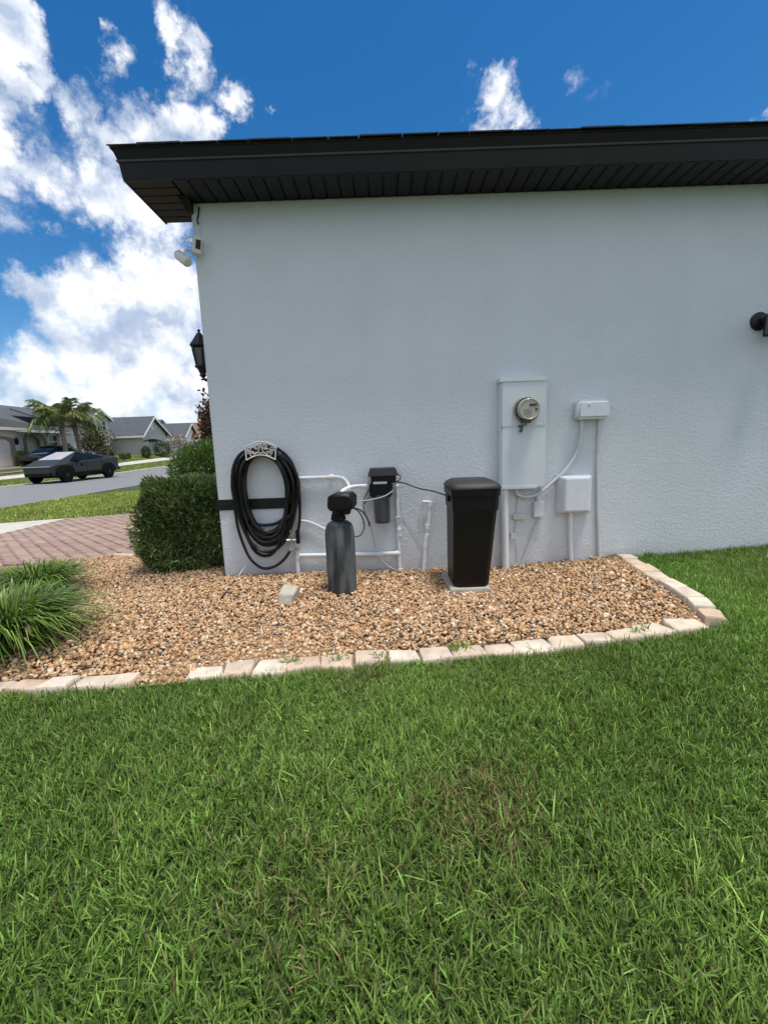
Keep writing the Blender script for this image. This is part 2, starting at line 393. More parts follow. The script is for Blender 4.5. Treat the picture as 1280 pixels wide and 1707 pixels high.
# ------------------------------------------------------------------ driveway of single pavers
drv = thing('driveway', 'pinkish brown paver driveway beside the hedge', None, (-4, 7, -.1)); drv['kind'] = 'structure'
xs = np.linspace(-6.75, -1.62, 8); yl = np.linspace(4.85, 9.15, 5)
X, Y = np.meshgrid(xs, yl); q = np.arange(40).reshape(5, 8)
mass('joint_bed', np.stack([X, Y, zg(X, Y) + .004], -1), np.stack([q[:-1, :-1], q[:-1, 1:], q[1:, 1:], q[1:, :-1]], -1).reshape(-1, 4), 'paver_joint', drv)
pm = MB().box((0, 0, 0), (.196, .097, .03)); pm_o = None
pav = []
yy = 4.9; row = 0
while yy < 9.1:
    xx = -1.72 - (.1 if row % 2 else 0)
    while xx > -6.64:
        pav.append((xx, yy)); xx -= .2
    yy += .101; row += 1
pav.sort(key=lambda p: p[0] ** 2 * .25 + p[1] ** 2 if p[0] < -2.4 else 99)
rest = []
for i, (x, y) in enumerate(pav):
    z = float(zg(x, y)) + .006 + random.uniform(-.002, .003)
    if i < 296:
        if pm_o is None:
            pm_o = pm.build('paver', 'paver', drv, bevel=.004, seg=1, off=(0, 0, 0)); o = pm_o
        else:
            o = pm_o.copy(); COL.objects.link(o)
        o.location = Vector((x, y, z)) - RL['driveway']
        o.rotation_euler = (random.uniform(-.01, .01), .0413, random.uniform(-.012, .012))
    else: rest.append((x, y, z))
R = np.array(rest); c8 = np.array([(-.098,-.0485,-.015),(.098,-.0485,-.015),(.098,.0485,-.015),(-.098,.0485,-.015),(-.095,-.046,.015),(.095,-.046,.015),(.095,.046,.015),(-.095,.046,.015)])
V = (R[:, None, :] + c8[None]).reshape(-1, 3)
fq = np.array([(4,5,6,7),(0,1,5,4),(1,2,6,5),(2,3,7,6),(3,0,4,7)])
cc = np.repeat(np.array(PAVER)[rng.integers(0, 5, len(R))] * rng.uniform(.85, 1.15, (len(R), 1)), 8, 0)
o = mass('paver_field', V, (fq[None] + 8 * np.arange(len(R))[:, None, None]).reshape(-1, 4), 'paver_far', drv, cc, smooth=False); o['kind'] = 'stuff'

# ------------------------------------------------------------------ the house
CX = -1.425
house = thing('house', 'pale grey stucco house with black eaves, its blank side wall filling the picture', 'house', (CX, D, 0))
MB().bb((CX, D, -.3), (9.5, 13, 3.064)).build('wall', 'stucco', house, bevel=.012)
ZS = 3.067
# soffit: single ribbed panels, those on the side run out from the wall, those on the return run along it
MB().bb((-1.75, 3.42, ZS + .012), (9.5, 4.0, ZS + .05)).build('soffit', 'black_trim', house)
sp0 = None
pw = .107
for i in range(72):
    x = CX + .004 + pw * (i + .5)
    if sp0 is None:
        sp0 = MB().prism([(-pw/2+.004, 0, 0), (pw/2-.004, 0, 0), (pw/2-.004, 0, .012), (pw/2-.016, 0, .018), (-pw/2+.016, 0, .018), (-pw/2+.004, 0, .012)], (0, .30, 0)).build('soffit_panel', 'black_trim', house, off=(0, 0, 0)); o = sp0
        for v in sp0.data.vertices: v.co.z = .018 - v.co.z - .006
    else: o = sp0.copy(); COL.objects.link(o)
    o.location = Vector((x, 3.402, ZS - .004)) - RL['house']
rp0 = None
for i in range(6):
    y = 3.402 + .1 * (i + .5)
    if rp0 is None:
        rp0 = MB().bb((0, -.046, 0), (.322, .046, .012)).build('soffit_panel', 'black_trim', house, off=(0, 0, 0), bevel=.004, seg=1); o = rp0
    else: o = rp0.copy(); COL.objects.link(o)
    o.location = Vector((-1.757, y, ZS - .002)) - RL['house']
def sweep(profile):   # (outward from side wall, outward from front wall, z)
    return [[Vector((9.5, D - a, z)) for a, b, z in profile], [Vector((CX - b, D - a, z)) for a, b, z in profile], [Vector((CX - b, 4.0 + .01, z)) for a, b, z in profile]]
MB().loft(sweep([(.285, .325, ZS - .006), (.302, .338, ZS - .006), (.330, .342, 3.160), (.31, .32, 3.160)])).build('fascia_board', 'black_fascia', house)
MB().loft(sweep([(.31, .32, 3.1605), (.342, .350, 3.1605), (.346, .353, 3.172), (.31, .32, 3.172)])).build('drip_edge', 'drip_metal', house)
MB().loft(sweep([(.30, .30, 3.1725), (.338, .345, 3.1725), (.362, .362, 3.228), (.30, .30, 3.228)])).build('gutter_board', 'black_fascia', house)
# roof
MB().prism([(CX - .01, D - .372, 3.2295), (CX - .01, 13.4, 3.2295), (CX - .01, 8.5, 5.2), (CX - .01, D - .372, 3.237)], (11, 0, 0)).build('roof', 'shingle', house)
MB().add([(CX - .372, D - .372, 3.2295), (CX - .012, D - .372, 3.2295), (CX - .012, 4.02, 3.2295), (CX - .372, 4.02, 3.2295), (CX - .372, D - .372, 3.237), (CX - .012, D - .372, 3.237), (CX - .012, 4.02, 3.40), (CX - .372, 4.02, 3.237)],
         [(0, 3, 2, 1), (4, 5, 6), (4, 6, 7), (0, 1, 5, 4), (1, 2, 6, 5), (2, 3, 7, 6), (3, 0, 4, 7)]).build('roof', 'shingle', house)
sh0 = []
x = CX - .385; i = 0
while x < 8.6:
    k = i % 3
    if len(sh0) <= k:
        w, t = (.24, .012, ), 0
        th = (.006, .009, .007)[k]; wd = (.21, .30, .25)[k]
        o = MB().add([(0, 0, .002), (wd - .006, 0, .002), (wd - .006, .3, .12), (0, .3, .12), (0, 0, .002 + th), (wd - .006, 0, .002 + th), (wd - .006, .3, .12 + th), (0, .3, .12 + th)],
                     [(0, 3, 2, 1), (4, 5, 6, 7), (0, 1, 5, 4), (1, 2, 6, 5), (2, 3, 7, 6), (3, 0, 4, 7)]).build('shingle', 'shingle', house, off=(0, 0, 0))
        sh0.append((o, wd))
    else:
        o = sh0[k][0].copy(); COL.objects.link(o)
    o.location = Vector((x, D - .386 - random.uniform(0, .008), 3.236)) - RL['house']
    x += sh0[k][1]; i += 1
# painted black strip wrapping the corner, dark block standing in for the corner shade under the soffit
a = wp(358, 833, .012); b = wp(484, 847, .012)
MB().bb((CX - .014, D - .014, b.z), (b.x, D - .001, a.z - .004)).bb((CX - .014, D - .001, b.z), (CX - .001, D + .4, a.z - .004)).build('trim_band', 'black_trim', house, bevel=.002)
MB().loft([[Vector((CX - .05, D - .10, ZS - .006)), Vector((CX + .03, D - .10, ZS - .006)), Vector((CX + .03, D - .004, ZS - .006)), Vector((CX - .05, D - .004, ZS - .006))],
           [Vector((CX - .012, D - .03, ZS - .085)), Vector((CX + .022, D - .03, ZS - .085)), Vector((CX + .022, D - .004, ZS - .09)), Vector((CX - .012, D - .004, ZS - .09))]]).build('corner_shade_block', 'black_trim', house)

# ------------------------------------------------------------------ gravel bed edged with stones
front = [(-6.5, 1.98), (-3.6, 1.95), (-1.875, 1.931), (-1.58, 1.923), (-1.298, 1.931), (-.942, 1.978), (-.449, 2.025), (-.089, 2.072), (.252, 2.085), (.7, 2.131), (1.15, 2.192), (1.84, 2.268)]
side = [(1.90, 2.33), (1.955, 2.663), (2.0, 3.084), (2.06, 3.66)]
fx = np.array([p[0] for p in front + side[:1]]); fy = np.array([p[1] for p in front + side[:1]])
sy_ = np.array([p[1] for p in side]); sx_ = np.array([p[0] for p in side])
def front_y(x): return np.interp(x, fx, fy)
def side_x(y): return np.interp(y, sy_, sx_)
def in_bed(x, y, m=0.0):
    a = (y > front_y(x) + np.where((x > -1.245) & (x < -.99), .01, .112)) & (x < side_x(y) - .06) & (x > -6)
    return a & (((x > CX - .02) & (y < D - .012)) | ((x <= CX - .02) & (y < 4.84)))
gp = []
XX = np.linspace(-6, 2.05, 60)
top_y = lambda x: D + .05 if x > CX - .02 else 4.86
V = []; Fq = []
for i, x in enumerate(XX):
    y0 = float(front_y(x)) if x < 1.9 else float(np.interp(x, sx_, sy_)); y1 = top_y(x)
    for k in range(9):
        yv = y0 + (y1 - y0) * k / 8; V.append((x, yv, float(zg(x, yv)) + .004))
for i in range(59):
    for k in range(8): Fq.append((i * 9 + k, i * 9 + 9 + k, i * 9 + 10 + k, i * 9 + k + 1))
o = mass('gravel_bed', V, Fq, 'gravel_base'); setp(o, 'brown gritty soil under the pebbles of the side bed', kind='structure')

def ico():
    bm = bmesh.new(); bmesh.ops.create_icosphere(bm, subdivisions=1, radius=1)
    V = np.array([v.co[:] for v in bm.verts]); Fc = np.array([[v.index for v in f.verts] for f in bm.faces]); bm.free(); return V, Fc
IV, IF = ico()
def pebbles(name, n_try, size, lift, parent=None):
    x = rng.uniform(-3.9, 2.1, n_try); y = rng.uniform(1.9, 4.85, n_try)
    k = in_bed(x, y, .012); x, y = x[k], y[k]; n = len(x)
    s = size * rng.lognormal(0, .32, n); s = np.clip(s, size * .45, size * 2.3)
    sc = np.stack([s * rng.uniform(.8, 1.5, n), s * rng.uniform(.7, 1.1, n), s * rng.uniform(.45, .8, n)], 1)
    def rot():
        q = rng.normal(size=(n, 4)); q[:, 1] *= .45; q[:, 2] *= .45; q /= np.linalg.norm(q, axis=1)[:, None]
        w, a, b, c = q.T
        return np.stack([np.stack([1-2*(b*b+c*c), 2*(a*b-w*c), 2*(a*c+w*b)], 1), np.stack([2*(a*b+w*c), 1-2*(a*a+c*c), 2*(b*c-w*a)], 1), np.stack([2*(a*c-w*b), 2*(b*c+w*a), 1-2*(a*a+b*b)], 1)], 1)
    base = IV[None] * (1 + rng.normal(0, .11, (n, 12, 1)))
    P = np.einsum('nij,nkj->nki', rot(), base * sc[:, None, :])
    mound = .018 * np.sin(x * 2.1) * np.sin(y * 3.3) + .02
    z = zg(x, y) + mound - .012 * np.clip(1 - (y - front_y(x) - .1) / .25, 0, 1) + lift + rng.uniform(-.004, .012, n)
    P += np.stack([x, y, z], 1)[:, None, :]
    pal = np.array([(.38,.235,.13),(.46,.31,.185),(.30,.175,.095),(.52,.39,.26),(.45,.25,.11),(.60,.53,.44),(.30,.25,.20),(.22,.13,.075),(.48,.30,.17),(.54,.42,.31),(.34,.20,.11),(.17,.145,.12)])
    w = np.array([.16,.17,.11,.11,.10,.05,.03,.06,.11,.07,.04,.012]); w /= w.sum()
    c = pal[rng.choice(len(pal), n, p=w)] * rng.uniform(.82, 1.15, (n, 1)) * np.array([[1.0, .98, .92]])
    o = mass(name, P, (IF[None] + 12 * np.arange(n)[:, None, None]).reshape(-1, 3), 'pebble', parent, np.repeat(c, 12, 0))
    return setp(o, 'tan and brown pebbles filling the bed along the wall', kind='stuff')
pebbles('gravel', 82000, .0093, .0)

# edging stones
edge = thing('garden_edging', 'row of pale tumbled stones edging the pebble bed against the lawn', 'edging', (0, 2.05, .03))
def stone(c, ang, l, w, h, zc):
    m = MB(); vs = []
    hl, hw = l / 2, w / 2
    pr = [(-hl, -hw * .8), (-hl * .92, -hw), (hl * .9, -hw), (hl, -hw * .7), (hl * .97, hw * .8), (hl * .85, hw), (-hl * .9, hw), (-hl * .98, hw * .75)]
    pr = [(a + random.uniform(-.012, .012), b + random.uniform(-.013, .013)) for a, b in pr]
    cs, sn = math.cos(ang), math.sin(ang); rings = []
    tx, ty = random.uniform(-.05, .05), random.uniform(-.07, .05)
    for (sc, z) in ((1.0, -.08), (1.0, h - .016), (.965, h - .005), (.90, h)):
        rings.append([Vector((c[0] + (a * cs - b * sn) * sc, c[1] + (a * sn + b * cs) * sc, zc + z + (a * tx + b * ty if z > 0 else 0) + random.uniform(-.0015, .0015))) for a, b in pr])
    return m.loft(rings).build('stone', 'edging_stone', edge, smooth=True)
px_joints = [-60, 3, 58, 112, 178, 215, 303, 366, 418, 474, 532, 588, 645, 699, 755, 811, 862, 922, 976, 1024, 1072, 1125, 1184]
def fpt(px):
    # a joint on the front line found from the photograph's column
    best = None
    for x in np.linspace(-2.6, 1.9, 1800):
        yv = float(front_y(x)); v = Vector((x, yv, .06 - CZ)); zc = v.dot(FW); p = 640 + F * v.dot(RT) / zc
        if best is None or abs(p - px) < best[0]: best = (abs(p - px), x, yv)
    return Vector((best[1], best[2], 0))
jp = [Vector((-3.0, 1.95, 0)), Vector((-2.6, 1.95, 0)), Vector((-2.32, 1.94, 0))] + [fpt(p) for p in px_joints[1:]]
for i in range(len(jp) - 1):
    a, b = jp[i], jp[i + 1]; d = b - a
    if d.length < .04: continue
    mid = (a + b) / 2; low = -.032 if 215 <= (px_joints + [0, 0])[max(0, i - 2)] < 303 else 0
    stone((mid.x, mid.y + .055), math.atan2(d.y, d.x) + random.uniform(-.05, .05), d.length - .003, .128 + random.uniform(-.012, .012), .024 + random.uniform(-.005, .008) + low, float(zg(mid.x, mid.y)))
sj = [(1.872, 2.335), (1.905, 2.46), (1.945, 2.60), (1.965, 2.78), (1.985, 2.97), (2.005, 3.16), (2.025, 3.34), (2.05, 3.52), (2.07, 3.67)]
for i in range(len(sj) - 1):
    a, b = Vector((*sj[i], 0)), Vector((*sj[i + 1], 0)); d = b - a; mid = (a + b) / 2
    stone((mid.x, mid.y), math.atan2(d.y, d.x) + random.uniform(-.08, .08), d.length - .006, .115 + random.uniform(-.015, .015),   (.040 if i == 0 else .058) + random.uniform(-.008, .008), float(zg(mid.x, mid.y)))
# three border stones where the bed meets the driveway
for k, x in enumerate((-2.62, -2.36, -2.98)):
    stone((x, 4.79), random.uniform(-.06, .06), .24, .09, .05, float(zg(x, 4.8)))

# ------------------------------------------------------------------ grass
TB = np.array([0, .4, .75, 1.0])
def blades(P, L, Wd, lean, cols, name, label, material='grass_blade', parent=None, droop=.0, head=None):
    n = len(P); a = rng.uniform(0, 2 * np.pi, n) if head is None else head + rng.normal(0, .75, n); h = np.stack([np.cos(a), np.sin(a), np.zeros(n)], 1)
    tw = a + np.pi / 2 + rng.normal(0, .5, n); s = np.stack([np.cos(tw), np.sin(tw), rng.normal(0, .15, n)], 1)
    pts = []
    for t in TB:
        c = P + h * (L * lean * (t ** 1.7))[:, None]
        c[:, 2] += L * (t * np.sqrt(np.clip(1 - (lean * .75) ** 2, .1, 1)) - droop * lean * t * t)
        pts.append(c)
    wd = [.85, 1.0, .7, 0]
    V = np.empty((n, 7, 3))
    for i in range(3):
        V[:, 2 * i] = pts[i] - s * (Wd * wd[i] / 2)[:, None]; V[:, 2 * i + 1] = pts[i] + s * (Wd * wd[i] / 2)[:, None]
    V[:, 6] = pts[3]
    T = np.array([(0, 1, 3), (0, 3, 2), (2, 3, 5), (2, 5, 4), (4, 5, 6)])
    C = np.repeat(cols[:, None, :], 7, 1)
    o = mass(name, V, (T[None] + 7 * np.arange(n)[:, None, None]).reshape(-1, 3), material, parent, C.reshape(-1, 3))
    return o
def noise2(x, y, s, seed):
    r = np.random.default_rng(seed); z = 0
    for k in range(6):
        a = r.uniform(0, 6.28); f = s * r.uniform(.6, 1.7); z = z + np.sin((x * math.cos(a) + y * math.sin(a)) * f + r.uniform(0, 6.28))
    return z / 6
def grass_cols(x, y, n, tan=.04):
    g = np.array([(.104, .188, .034)]) * (1 + .34 * noise2(x, y, 3.2, 3) + .2 * noise2(x, y, 9, 4))[:, None] * rng.lognormal(.04, .42, (n, 1))
    yel = np.clip(.5 + .9 * noise2(x, y, 2.3, 8) + rng.normal(0, .35, n), 0, 1)[:, None]
    g = g * (1 - .35 * yel) + np.array([(.22, .28, .075)]) * .35 * yel * 1.2
    patch = np.exp(-((x - .27) ** 2 + (y - 1.17) ** 2) / .035) * .75 + np.exp(-((x + .25) ** 2 + (y - .95) ** 2) / .06) * .3 + np.exp(-((x + .15) ** 2 + (y - 1.98) ** 2) / .02) * .5
    dead = rng.uniform(size=n) < tan + patch * .7
    g[dead] = np.array([(.24, .20, .09)]) * rng.uniform(.5, 1.2, (dead.sum(), 1))
    return g
def lawn(n_try, x0, x1, y0, y1, keep, L0, W0, name, label, tan=.04, dry_sun=1.0):  # last factor: drier grass, plus sunlight on farther lawns put into the colour
    nt = n_try // 8; tx, ty, th, tl = rng.uniform(x0, x1, nt), rng.uniform(y0, y1, nt), rng.uniform(0, 6.283, nt), rng.lognormal(0, .22, nt)
    ti = rng.integers(0, nt, n_try); loose = rng.uniform(size=n_try) < .35
    x = np.where(loose, rng.uniform(x0, x1, n_try), tx[ti] + rng.normal(0, W0 * 2.6, n_try)); y = np.where(loose, rng.uniform(y0, y1, n_try), ty[ti] + rng.normal(0, W0 * 2.6, n_try))
    k = keep(x, y); x, y, ti = x[k], y[k], ti[k]; n = len(x)
    P = np.stack([x, y, zg(x, y) - .012], 1)
    L = L0 * tl[ti] * rng.uniform(.55, 1.25, n) * (1 + .22 * noise2(x, y, 7, 5)); Wd = W0 * rng.uniform(.7, 1.3, n)
    lean = np.clip(np.abs(rng.normal(.5, .26, n)), .05, 1.1)
    o = blades(P, L, Wd, lean, grass_cols(x, y, n, tan) * (.75 + .35 * tl[ti])[:, None] * np.array([[dry_sun ** 1.4, dry_sun ** .8, dry_sun ** .6]]), name, label, droop=.35, head=th[ti]); setp(o, label, kind='stuff'); return o
def not_bed(x, y):
    return ((y < front_y(x) + .002) & (x < 1.95)) | ((x >= 1.95) & (x > side_x(y) + .055) & (y < D - .005)) | ((x >= 1.95) & (y < 2.3))
def near(x, y):   # thin out towards the parts the photograph does not reach
    vis = (np.abs(x) < .45 + 1.0 * np.clip(y, 0, 9)) & (y > .25)
    return not_bed(x, y) & (vis | (rng.uniform(size=len(x)) < .25))
lawn(540000, -2.4, 3.9, .1, 3.7, near, .046, .0041, 'grass', 'short thick green lawn in the foreground', .016)
def strip_lawn(x, y): return (y > 9.25) | (x > 9)
lawn(56000, -11.9, -2.2, 9.2, 17, lambda x, y: (y > 9.25) & (y < 21), .055, .014, 'grass', 'sunny strip of lawn between driveway and street', .05, 1.6)
lawn(60000, -30, -20.9, 24, 52, lambda x, y: ((x > -22.8) | (x < -23.5)) & ~((x < -23.9) & (y < 31.4)), .06, .03, 'grass', 'far lawns sloping up to the houses across the street', .03, 1.7)
# a few weeds in the pebbles
wx = []; 
for (px, py, n) in ((487, 1105, 40), (630, 1098, 34), (762, 1082, 46), (775, 1078, 30), (1065, 1058, 40), (1045, 962, 26), (1020, 938, 50), (1075, 935, 30), (990, 945, 26), (563, 1100, 26)):
    p = onZ(px, py, .05); wx.append(np.stack([rng.normal(p.x, .03, n), rng.normal(p.y, .02, n)], 1))
wx = np.concatenate(wx); wx[:, 1] = np.minimum(wx[:, 1], D - .02); n = len(wx)
o = blades(np.stack([wx[:, 0], wx[:, 1], zg(*wx.T) + .01], 1), .05 * rng.uniform(.5, 1.3, n), .006 * rng.uniform(.7, 1.3, n), np.abs(rng.normal(.6, .3, n)), grass_cols(wx[:, 0] + 9, wx[:, 1], n) * 1.2, 'weeds', '')
setp(o, 'small green weeds sprouting between pebbles', kind='stuff')

# ------------------------------------------------------------------ foliage helpers
def leaves(P, Dn, L, Wd, cols, fold=.25):
    """rhombic folded leaves at P pointing along Dn"""
    n = len(P); Dn = Dn / np.linalg.norm(Dn, axis=1)[:, None]
    s = np.cross(Dn, rng.normal(size=(n, 3))); s /= np.linalg.norm(s, axis=1)[:, None]; u = np.cross(s, Dn)
    V = np.empty((n, 4, 3)); V[:, 0] = P; V[:, 2] = P + Dn * L[:, None] - u * (L * .12)[:, None]
    m = P + Dn * (L * .48)[:, None] + u * (Wd * fold)[:, None]
    V[:, 1] = m + s * (Wd / 2)[:, None]; V[:, 3] = m - s * (Wd / 2)[:, None]
    Fc = (np.array([(0, 1, 2), (0, 2, 3)])[None] + 4 * np.arange(n)[:, None, None]).reshape(-1, 3)
    return V.reshape(-1, 3), Fc, np.repeat(cols, 4, 0)
def crown(name, parent, P, Dn, L, Wd, cols, material='leaf'):
    V, Fc, C = leaves(P, Dn, L, Wd, cols); return mass(name, V, Fc, material, parent, C, smooth=False)
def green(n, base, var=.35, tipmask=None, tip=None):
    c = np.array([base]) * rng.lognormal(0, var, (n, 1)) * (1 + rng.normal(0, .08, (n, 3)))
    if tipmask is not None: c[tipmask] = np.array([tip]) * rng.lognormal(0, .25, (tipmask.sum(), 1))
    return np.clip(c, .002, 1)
def ell_pts(n, c, r, inner=.55, lump=.14, seed=1, zmin=-1):
    d = rng.normal(size=(n, 3)); d /= np.linalg.norm(d, axis=1)[:, None]
    d = d[d[:, 2] > zmin]; n = len(d)
    rad = (rng.uniform(inner ** 2, 1, n) ** .5) * (1 + lump * noise2(d[:, 0] * 3 + d[:, 2] * 2, d[:, 1] * 3 - d[:, 2], 2.2, seed) * 2)
    return np.array(c) + d * np.array(r) * rad[:, None], d, rad
def stems(parent, base, tips, r0=.012, name='stem', material='trunk'):
    m = MB()
    for t in tips:
        b = Vector(base) + Vector((random.uniform(-.05, .05), random.uniform(-.05, .05), 0)); t = Vector(t); mid = (b + t) / 2 + Vector((random.uniform(-.04, .04), random.uniform(-.04, .04), .03))
        m.tube([b, mid, t], [r0, r0 * .7, r0 * .3], 5)
    return m.build(name, material, parent, smooth=True)

# box hedge at the house corner
hz = float(zg(-2.0, 4.3))
hedge = thing('hedge', 'dense clipped dark green boxy hedge at the corner of the house', 'hedge', (-1.98, 4.35, hz))
def box_shell(n, c, h, inner=.55):
    p = rng.uniform(-1, 1, (n, 3)); m = np.abs(p).max(1); sc = rng.uniform(inner, 1.0, n) ** .5 / m; p = p * sc[:, None]
    r = np.linalg.norm(p, axis=1); lim = 1.42; p = p * np.minimum(1, lim / r)[:, None]
    p *= (1 + .13 * noise2(p[:, 0] * 3 + p[:, 2] * 2.2, p[:, 1] * 3 - p[:, 2] * 1.4, 2.0, 21) * 1.6)[:, None]
    return np.array(c) + p * np.array(h), p
def podo(n, c, h):
    P, d = box_shell(n, c, h); nn = len(P)
    dn = d * .8 + rng.normal(0, .85, (nn, 3)) + np.array([(0, 0, .55)])
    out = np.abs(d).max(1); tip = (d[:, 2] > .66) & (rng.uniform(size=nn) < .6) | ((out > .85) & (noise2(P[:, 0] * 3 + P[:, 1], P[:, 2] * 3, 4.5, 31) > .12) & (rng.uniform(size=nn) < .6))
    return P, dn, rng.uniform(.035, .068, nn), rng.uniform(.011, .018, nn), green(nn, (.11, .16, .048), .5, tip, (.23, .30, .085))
hc, hh = (-1.89, 4.40, hz + .43), (.41, .50, .42)
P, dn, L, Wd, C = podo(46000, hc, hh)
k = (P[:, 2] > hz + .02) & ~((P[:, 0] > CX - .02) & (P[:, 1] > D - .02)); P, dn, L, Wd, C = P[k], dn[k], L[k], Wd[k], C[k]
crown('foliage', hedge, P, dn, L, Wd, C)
stems(hedge, (-2.0, 4.4, hz - .02), [(-1.9 + random.uniform(-.3, .3), 4.4 + random.uniform(-.36, .36), hz + random.uniform(.3, .65)) for _ in range(22)], .016)
# sprigs poking out of the hedge
# rounded shrub beyond the driveway
def round_shrub(name, label, c, r, n, base, tip, lsize, group=None, inner=.5, lump=.10, seed=2, tipf=.3, zcut=None):
    zb = float(zg(c[0], c[1])); t = thing(name, label, 'shrub', (c[0], c[1], zb), group)
    P, d, rad = ell_pts(n, c, r, inner, lump, seed); nn = len(P); k = P[:, 2] > zb + .01
    P, d = P[k], d[k]; nn = len(P)
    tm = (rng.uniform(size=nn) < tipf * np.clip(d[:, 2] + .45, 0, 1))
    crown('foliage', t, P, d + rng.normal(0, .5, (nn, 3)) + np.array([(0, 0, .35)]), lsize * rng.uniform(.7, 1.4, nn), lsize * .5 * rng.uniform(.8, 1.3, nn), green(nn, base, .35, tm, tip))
    stems(t, (c[0], c[1], zb - .03), [(c[0] + random.uniform(-.5, .5) * r[0], c[1] + random.uniform(-.5, .5) * r[1], c[2] + random.uniform(-.2, .6) * r[2]) for _ in range(9)], .03 * r[0])
    return t
zb = float(zg(-4.7, 11.5))
round_shrub('round_shrub', 'large rounded green shrub behind the boxy hedge', (-4.50, 11.5, .60), (1.0, .95, .84), 15000, (.07, .125, .025), (.15, .23, .05), .075, seed=5)
# red leaved tree behind it
zt = float(zg(-5.15, 13.5)); tr = thing('red_leaf_tree', 'narrow tree with dark red leaves rising behind the rounded shrub', 'tree', (-5.15, 13.6, zt))
P, d, rad = ell_pts(2600, (-5.15, 13.6, 1.75), (.42, .5, 1.05), .2, .35, 9); nn = len(P)
crown('crown', tr, P, d * .5 + rng.normal(0, .7, (nn, 3)) + np.array([(0, 0, .6)]), rng.uniform(.09, .17, nn), rng.uniform(.045, .08, nn), green(nn, (.11, .045, .028), .4, rng.uniform(size=nn) < .3, (.06, .075, .02)))
MB().tube([(-5.15, 13.6, zt - .05), (-5.13, 13.6, 1.2), (-5.16, 13.62, 2.5)], [.06, .04, .012], 7).build('trunk', 'trunk', tr, smooth=True)

# strap leaved clumps at the left
def strap_clump(label, c, R, n, Lm):
    zb = float(zg(c[0], c[1])); t = thing('strap_leaf_plant', label, 'plant', (c[0], c[1], zb), 'arching strap leaf plants in the pebble bed')
    a = rng.uniform(0, 6.283, n); rr = R * .42 * np.sqrt(rng.uniform(0, 1, n)); P = np.stack([c[0] + rr * np.cos(a), c[1] + rr * np.sin(a), np.full(n, zb + .01)], 1)
    h = a + rng.normal(0, .5, n); H = np.stack([np.cos(h), np.sin(h), 0 * h], 1); s = np.stack([-np.sin(h), np.cos(h), rng.normal(0, .1, n)], 1)
    L = Lm * rng.uniform(.6, 1.0, n); lean = np.clip(rng.normal(.46, .22, n) + rr / R * .5, .15, 1.25); wd = rng.uniform(.008, .014, n)
    T = np.linspace(0, 1, 6); V = np.empty((n, 12, 3))
    for i, tt in enumerate(T):
        c0 = P + H * (L * lean * tt ** 1.35 * .85)[:, None]; c0[:, 2] += L * (1.05 * tt - (.38 + .42 * lean) * tt ** 2.3) ; w = wd * (1, 1, .95, .8, .55, .08)[i]
        c0[:, 2] = np.maximum(c0[:, 2], zb + .015)
        V[:, 2 * i] = c0 - s * (w / 2)[:, None]; V[:, 2 * i + 1] = c0 + s * (w / 2)[:, None]
    q = np.array([(2 * i, 2 * i + 1, 2 * i + 3, 2 * i + 2) for i in range(5)])
    C = green(n, (.085, .15, .024), .42, rng.uniform(size=n) < .25, (.17, .25, .04)); dd = rng.uniform(size=n) < .05; C[dd] = np.array([(.26, .20, .10)]) * rng.uniform(.6, 1.2, (dd.sum(), 1))
    o = mass('strap_leaves', V, (q[None] + 12 * np.arange(n)[:, None, None]).reshape(-1, 4), 'leaf', t, np.repeat(C, 12, 0)); o['kind'] = 'stuff'
    MB().lathe([(R * .42, -.02), (R * .36, .03), (R * .1, .05)], (c[0], c[1], zb), n=12).build('root_crown', 'soil', t)
    return t
strap_clump('nearer and larger of two arching strap leaf plants at the left edge', (-2.27, 2.44, 0), .48, 2000, .66)
strap_clump('smaller strap leaf plant behind the larger one beside the driveway', (-2.93, 3.50, 0), .42, 1300, .55)
strap_clump('strap leaf plant half out of frame at the far left', (-3.05, 2.85, 0), .5, 900, .55)
p = onY(124, 936, 4.1); zb = float(zg(p.x, p.y))
t = thing('garden_spotlight', 'small pale landscape light poking up behind the strap leaf plant', 'light', (p.x, p.y, zb))
MB().tube([(p.x, p.y, zb - .02), (p.x - .01, p.y, zb + .10)], .012, 8).build('stake', 'lamp_black', t, smooth=True)
rt = Matrix.Rotation(-.5, 3, 'Y')
MB().box((p.x - .005, p.y, zb + .125), (.105, .07, .028), rt).build('lamp_head', 'white_plastic', t, bevel=.006)

# ------------------------------------------------------------------ hose, hanger
hg = thing('hose_hanger', 'white scrolled metal hose hanger screwed to the wall', 'hose hanger', wp(436, 752))
def hp(px, py, off=.135): return wp(px, py, off)
fr = MB()
topc = [hp(409 + (460 - 409) * t, 746 - 9 * math.sin(math.pi * t) - 1.5 * t) for t in np.linspace(0, 1, 10)]
botc = [hp(411 + (459 - 411) * t, 767 - 8 * math.sin(math.pi * t) - 1 * t) for t in np.linspace(0, 1, 10)]
fr.tube(topc, .0055, 6).tube(botc, .0055, 6).tube([topc[0], botc[0]], .0055, 6).tube([topc[-1], botc[-1]], .0055, 6)
fr.build('frame', 'hanger_white', hg, smooth=True)
def scroll(cx, cy, r, s, turns=1.4, a0=0):
    return [hp(cx + s * r * (1 - .7 * t) * math.cos(a0 + turns * 2 * math.pi * t), cy + r * (1 - .7 * t) * math.sin(a0 + turns * 2 * math.pi * t)) for t in np.linspace(0, 1, 22)]
